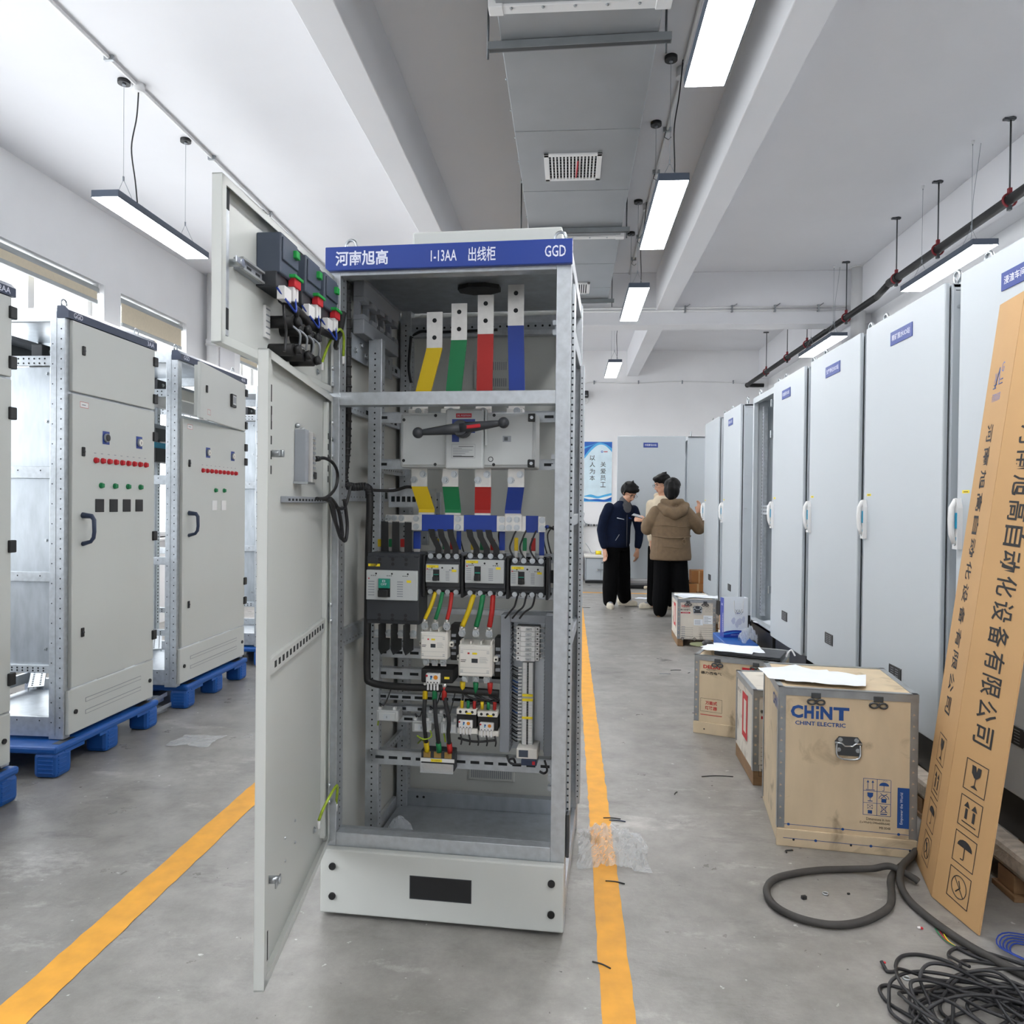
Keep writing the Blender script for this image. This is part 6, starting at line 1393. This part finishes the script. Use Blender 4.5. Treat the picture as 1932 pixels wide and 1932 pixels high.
paper(1.2, 7.55, .4605, .2, L % 'at the left', 8, g); paper(1.33, 7.5, .4635, 1.4, L % 'across the right', 9, g); paper(1.24, 7.6, .4665, 1.1, L % 'on top of the others', 10, g)
g = 'sheets in the doorless cabinet'
paper(1.8, 6.45, .362, .2, 'white sheet lying on the floor of the doorless cabinet, underneath', 11, g); paper(1.76, 6.5, .365, .6, 'white sheet lying on the floor of the doorless cabinet, on top', 12, g)
paper(1.14, 11.0, .003, 1.2, 'white sheet on the floor by the far person', 13, 'papers on the floor')
t = empty('laptop', (1.1, 4.57, .4745), math.radians(-24)); tag(t, 'closed black laptop under papers on the crate with red lettering', 'laptop')
b = MB(); b.box(-.19, -.125, 0, .19, .125, .012, M.black, .005); b.build('base', t)
b = MB(); b.box(-.19, -.125, .0125, .19, .125, .0205, M.dark, .004); b.build('lid', t)
b = MB(); b.tube(spline([(1.29, 4.5, .478), (1.3, 4.5, .5), (1.32, 4.5, .52), (1.335, 4.48, .49)], 8), .005, M.white, 6); tag(b.build('charging_cord'), 'white cord at the right end of the closed laptop', 'cord')
t = empty('computer_mouse', (.885, 4.78, .4745)); tag(t, 'glossy dark rounded mouse beside the papers on the laptop', 'mouse')
b = MB(); b.ball((0, 0, .022), .036, M.black, 16, sc=(1, 1.3, .62)); b.build('mouse_body', t)
b = MB(); b.cyl((.86, 4.86, .4725), (.86, 4.86, .476), .075, mat('olive_cloth', '#6f7350', .8), 24); tag(b.build('mouse_mat'), 'round olive mat under the edge of the dark mouse', 'mat')
# blue box with the gift bag, small things behind it
t = empty('storage_box', (1.3, 6.2, 0)); tag(t, 'blue plastic box upside down beside the doorless cabinet', 'box')
b = MB(); b.box(0, 0, 0, .25, .56, .225, M.pal, .012); b.build('box_body', t)
b = MB(); b.box(-.006, -.006, .19, .256, .566, .238, M.pal, .008); b.build('rim', t)
t = empty('paper_bag', (1.335, 6.5, .239), math.radians(10)); tag(t, 'white and blue paper carrier bag standing on the blue box', 'bag')
w, d, h = .215, .08, .34; lb = mat('carrier_blue', '#2a3fa0', .4); l2 = mat('carrier_sky', '#3f86d6', .4); l3 = mat('carrier_map', '#cdd2e4', .5)
b = MB(); b.box(0, 0, 0, w, d, .003, M.paper); b.box(0, 0, 0, w, .002, h, M.paper); b.box(0, d-.002, 0, w, d, h, M.paper); b.box(w-.002, 0, 0, w, d, h, M.paper); b.box(0, 0, 0, .002, d, h, M.paper)
b.rect((-.0002, d, 0), (0, -1, 0), FZ, d, h, lb, .0004); b.text('XAG', (-.0002, d*.75, h*.8), (0, -1, 0), FZ, d*.5, .02, M.lett, .01); b.text('河南旭高自动化设备', (-.0002, d*.35, h*.62), -FZ, (0, -1, 0), h*.5, .016, M.lett, .01)
b.poly([(0, -.0006, 0), (w, -.0006, 0), (w, -.0006, .05)]+[(w*(1-i/8), -.0006, .05+.012*math.sin(i*PI/8)) for i in range(1, 8)]+[(0, -.0006, .046)], lb); b.poly([(0, -.001, .02), (w*.4, -.001, .036), (w*.75, -.001, .045), (w*.4, -.001, .048), (0, -.001, .036)], l2)
b.text('HENAN XUGAO', (w*.3, -.001, .018), FX, FZ, w*.5, .007, M.lett); b.text('XAG', (w*.47, -.0002, h*.62), FX, FZ, .07, .03, M.gr2, 0); b.text('河南旭高', (w*.47, -.0002, h*.585), FX, FZ, .06, .014, lb, .01)
for cx, cz, rx in ((.4, .42, .09), (.65, .4, .12), (.82, .45, .07), (.55, .33, .08)): b.prism([(w*cx+rx*w*math.cos(k*PI/5)*(.8+.3*(k % 2)), -.0004, h*cz+.03*math.sin(k*PI/5)*(.8+.3*(k % 3)/2)) for k in range(10)], (0, -.0003, 0), l3)
b.build('bag_body', t)
for yy in (-.002, d+.002):
    b = MB(); b.tube(spline([(w*.42, yy, h*.93), (w*.42, yy-.004, h*.7), (w*.5, yy-.006, h*.6), (w*.68, yy-.006, h*.6), (w*.78, yy-.004, h*.72), (w*.8, yy, h*.93)] if yy < 0 else [(w*.3, yy, h*.93), (w*.35, yy+.003, h*.98), (w*.6, yy+.003, h*.98), (w*.7, yy, h*.93)], 6), .003, M.white, 6); b.build('handle', t)
crumple('plastic_bag', (1.5, 6.3, .24), .07, .07, .12, 'knotted clear plastic bag on the blue box, right of the carrier bag', 9, M.bag, n=18)
for x, y, z, w, d, h, m, l in ((1.21, 7.0, 0, .13, .16, .2, M.white, 'white carton behind the crate with the standing persons, lower one'), (1.215, 7.0, .2, .12, .15, .14, M.card, 'brown carton on the white carton beside the carrier bag'),):
    b = MB(); b.box(0, 0, 0, w, d, h, m, .003); b.rect((w*.1, 0, h*.3), FX, FZ, w*.6, .02, M.bluep); o = b.build('carton'); o.location = (x+.21, y, z); tag(o, l, 'carton')
for x, y, z, w, d, h, l in ((1.58, 9.98, 0, .26, .24, .34, 'brown carton with numbers by the swung open cabinet door'), (1.63, 10.02, .34, .2, .2, .17, 'upper brown carton on the numbered carton')):
    b = MB(); b.box(0, 0, 0, w, d, h, M.card2, .004); b.box(w*.45, -.001, 0, w*.55, 0, h, M.card)
    if z == 0: b.text('308', (w*.4, -.001, h*.6), FX, FZ, .08, .035, M.print, .01)
    b.box(0, -.002, h-.004, w*.5, d*.5, h, M.card); o = b.build('carton'); o.location = (x, y, z); tag(o, l, 'carton')
b = MB(); b.box(0, 0, 0, .5, .3, .07, M.black, .02); b.box(.28, -.05, 0, .45, .05, .05, M.creamc, .02); o = b.build('tool_bag'); o.location = (.95, 12.3, 0); tag(o, 'dark bag on the floor under the swung open cabinet door', 'bag')
crumple('plastic_film', (.185, 2.95, .002), .13, .17, .055, 'crumpled clear plastic film lying across the yellow line', 2, M.film, n=34)
crumple('plastic_film', (-2.1, 4.05, .002), .12, .1, .015, 'flattened clear plastic scrap on the floor beside the blue pallets', 6, M.film, n=18)
# ------------------------------------------------------------------ hoses and cables on the floor
def cable(name, pts, r, label, cat, m, k=10, group=None, seg=8):
    b = MB(); b.tube(spline(pts, k), r, m, seg); return tag(b.build(name), label, cat, group)
z = .014
cable('rubber_hose', [(1.345, 2.985, z), (1.297, 2.93, z), (1.215, 2.84, z), (1.17, 2.76, z+.006), (1.144, 2.69, z), (1.1, 2.6, z), (1.025, 2.53, z), (.94, 2.48, z), (.85, 2.465, z), (.76, 2.5, z), (.708, 2.57, z), (.71, 2.67, z), (.76, 2.75, z), (.846, 2.8, z), (.95, 2.835, z), (1.055, 2.852, z), (1.14, 2.845, z+.01), (1.2, 2.83, z+.028), (1.26, 2.79, z+.01), (1.275, 2.78, z)], .0125, 'thick dusty black cable lying in a wide loop beside the largest crate', 'cable', M.hose)
cable('rubber_hose', [(1.365, 2.995, z+.02), (1.3, 2.91, z+.024), (1.24, 2.83, z+.03), (1.195, 2.74, z+.012), (1.185, 2.65, z), (1.195, 2.56, z), (1.215, 2.48, z), (1.25, 2.385, z), (1.3, 2.3, z), (1.37, 2.2, z), (1.44, 2.08, z)], .0125, 'thick black cable running along the floor in front of the cardboard', 'cable', M.hose)
r = random.Random(11); b = MB()
for i in range(17):
    cx, cy = 1.15+r.uniform(-.06, .12), 2.06+r.uniform(-.09, .06); ax, ay, an = r.uniform(.1, .24), r.uniform(.07, .16), r.uniform(-.5, .5); zz = .006+.0045*i+r.uniform(0, .004); n = 16
    pts = []
    for k in range(n):
        a = 2*PI*k/n; e = 1+.16*noise.noise(V(math.cos(a)*1.4, math.sin(a)*1.4, i*3.7)); px, py = ax*e*math.cos(a), ay*e*math.sin(a)
        pts.append((cx+px*math.cos(an)-py*math.sin(an), cy+px*math.sin(an)+py*math.cos(an), max(.005, zz*(.55+.45*math.sin(a*2+i))+.004)))
    b.tube(spline(pts, 5, True), .0048, M.cable, 7, caps=False)
tag(b.build('cable_tangle'), 'tangled heap of thin black cables at the bottom right corner', 'cables')
z = .005
cable('thin_cable', [(.941, 2.275, z+.012), (.946, 2.255, z), (.95, 2.245, z), (.973, 2.251, z), (.985, 2.28, z), (1.005, 2.31, z), (1.035, 2.333, z), (1.08, 2.34, z), (1.13, 2.325, z), (1.16, 2.3, z), (1.165, 2.26, z+.01), (1.2, 2.2, z+.02), (1.25, 2.15, z+.03)], .0052, 'thin black cable with a hooked bare end beside the heap', 'cable', M.cable, group='single black cables')
cable('thin_cable', [(1.18, 2.25, .03), (1.165, 2.3, .02), (1.17, 2.35, z), (1.21, 2.385, z), (1.27, 2.38, z), (1.34, 2.34, z), (1.42, 2.28, z)], .0048, 'thin black cable arching above the heap towards the blue coil', 'cable', M.cable, group='single black cables')
cable('thin_cable', [(1.15, 2.24, .03), (1.17, 2.28, .02), (1.2, 2.31, .012), (1.27, 2.315, z), (1.36, 2.29, z), (1.45, 2.24, z)], .0048, 'second thin black cable arching below the first above the heap', 'cable', M.cable, group='single black cables')
cable('thin_cable', [(1.035, 2.236, z), (1.07, 2.22, z), (1.13, 2.2, .015), (1.2, 2.17, .03)], .0048, 'short black cable end with bare coloured cores left of the heap', 'cable', M.cable, group='single black cables')
cable('thin_cable', [(.99, 2.15, z), (.93, 2.18, z), (.893, 2.165, z), (.888, 2.11, z), (.92, 2.06, z), (.97, 2.0, z), (1.03, 1.94, z)], .0048, 'black cable bowing out at the left of the heap', 'cable', M.cable, group='single black cables')
b = MB()
for i, m in enumerate((M.grn, M.redp, M.labY)):
    b.tube(spline([(1.2+i*.012, 2.495, .003), (1.195+i*.008, 2.46, .004), (1.197+i*.004, 2.42, .006), (1.213, 2.385, .008)], 8), .0017, m, 5)
b.tube(spline([(1.21, 2.388, .007), (1.24, 2.35, .006), (1.3, 2.3, .006), (1.36, 2.26, .006)], 8), .0048, M.cable, 7); tag(b.build('stripped_cable'), 'stripped cable end with green, red and yellow cores', 'cable')
b = MB()
for i in range(5):
    rr = .05+.008*i; b.tube([(1.43+rr*1.15*math.cos(2*PI*k/24), 2.38+rr*math.sin(2*PI*k/24), .004+.004*i+.003*math.sin(k)) for k in range(25)], .0022, M.blu, 6, caps=False)
tag(b.build('wire_coil'), 'coil of blue wire at the right edge of the floor', 'wire')
# ------------------------------------------------------------------ offcuts on the floor
for x, y, a, l, m, lab in ((.896, 6.237, .2, .09, M.cable, 'black wire offcut on the floor left of the crate with red lettering'), (.99, 6.15, .9, .03, M.cable, 'tiny black wire bit just right of the offcut by the red lettered crate'), (.79, 6.09, .05, .09, M.gr2, 'pale wire offcut on the floor across from the red lettered crate'), (.222, 3.218, -.1, .07, M.navy, 'dark blue wire offcut beyond the film on the yellow line'), (.2, 3.24, -.04, .075, M.cable, 'black wire offcut just beyond the film on the yellow line'), (.18, 2.69, -.2, .07, M.cable, 'curved black offcut on the yellow line in front of the film'), (.11, 2.2, -.5, .06, M.cable, 'black wire offcut on the yellow line nearest the camera'), (.519, 3.56, 1.1, .035, M.cable, 'short black wire bit on the floor midway to the largest crate'), (.2, 9.9, 0, .18, M.cable, 'black rod on the floor left of the beige shoes'), (.9, 10.1, .15, .28, M.cable, 'thin black cable on the floor between the standing people'), (.76, 3.8, .1, .16, M.cable, 'thin black wire on the floor left of the small crate'), (1.63, 2.42, .1, .05, M.cable, 'black scrap on the floor in front of the white edged pallet')):
    b = MB(); d = V(math.cos(a), math.sin(a), 0)*l/2; nrm = V(-d.y, d.x, 0)*.15; c = V(x, y, .003); b.tube(spline([c-d, c+nrm, c+d], 6), .0024, m, 6); tag(b.build('wire_offcut'), lab, 'wire offcut', 'wire offcuts on the floor')
for x, y, l in ((.917, 2.686, 'steel washer lying inside the black cable loop'), (.991, 2.223, 'small steel nut between the hooked cable and the heap')):
    b = MB(); b.tube([(.009*math.cos(k*PI/8), .009*math.sin(k*PI/8), .0025) for k in range(17)], .0028, M.zinc, 6, caps=False); o = b.build('steel_washer'); o.location = (x, y, 0); tag(o, l, 'washer')
for x, y, l in ((.831, 2.646, 'small black plastic cube inside the black cable loop'), (.998, 2.691, 'tiny black crumb right of the washer')):
    b = MB(); k = .009 if x < .9 else .005; b.box(-k, -k*.7, 0, k, k*.7, k*1.3, M.black, .002); o = b.build('plastic_scrap'); o.location = (x, y, 0); o.rotation_euler = (0, 0, .3); tag(o, l, 'scrap')
b = MB(); b.tube(spline([(.87, 2.99, .003), (.872, 3.005, .004), (.89, 3.01, .004), (.9, 3.012, .004)], 6), .003, M.cable, 6); b.ball((.9, 3.012, .004), .003, M.brass, 6); tag(b.build('wire_hook'), 'bent black wire hook in front of the largest crate', 'wire offcut')
b = MB(); b.box(1.145, 2.492, 0, 1.155, 2.5, .005, M.white, .001); b.box(1.153, 2.489, 0, 1.16, 2.496, .006, M.redp, .001); tag(b.build('crimp_sleeve'), 'white and red crimp sleeve on the floor beside the cardboard', 'crimp')
b = MB(); b.box(.955, 2.29, 0, .962, 2.297, .005, M.redp, .002); tag(b.build('crimp_sleeve'), 'tiny red crimp on the floor above the hooked cable', 'crimp')
# the lettering source is only a tool of the builder
bpy.data.objects.remove(TXO)
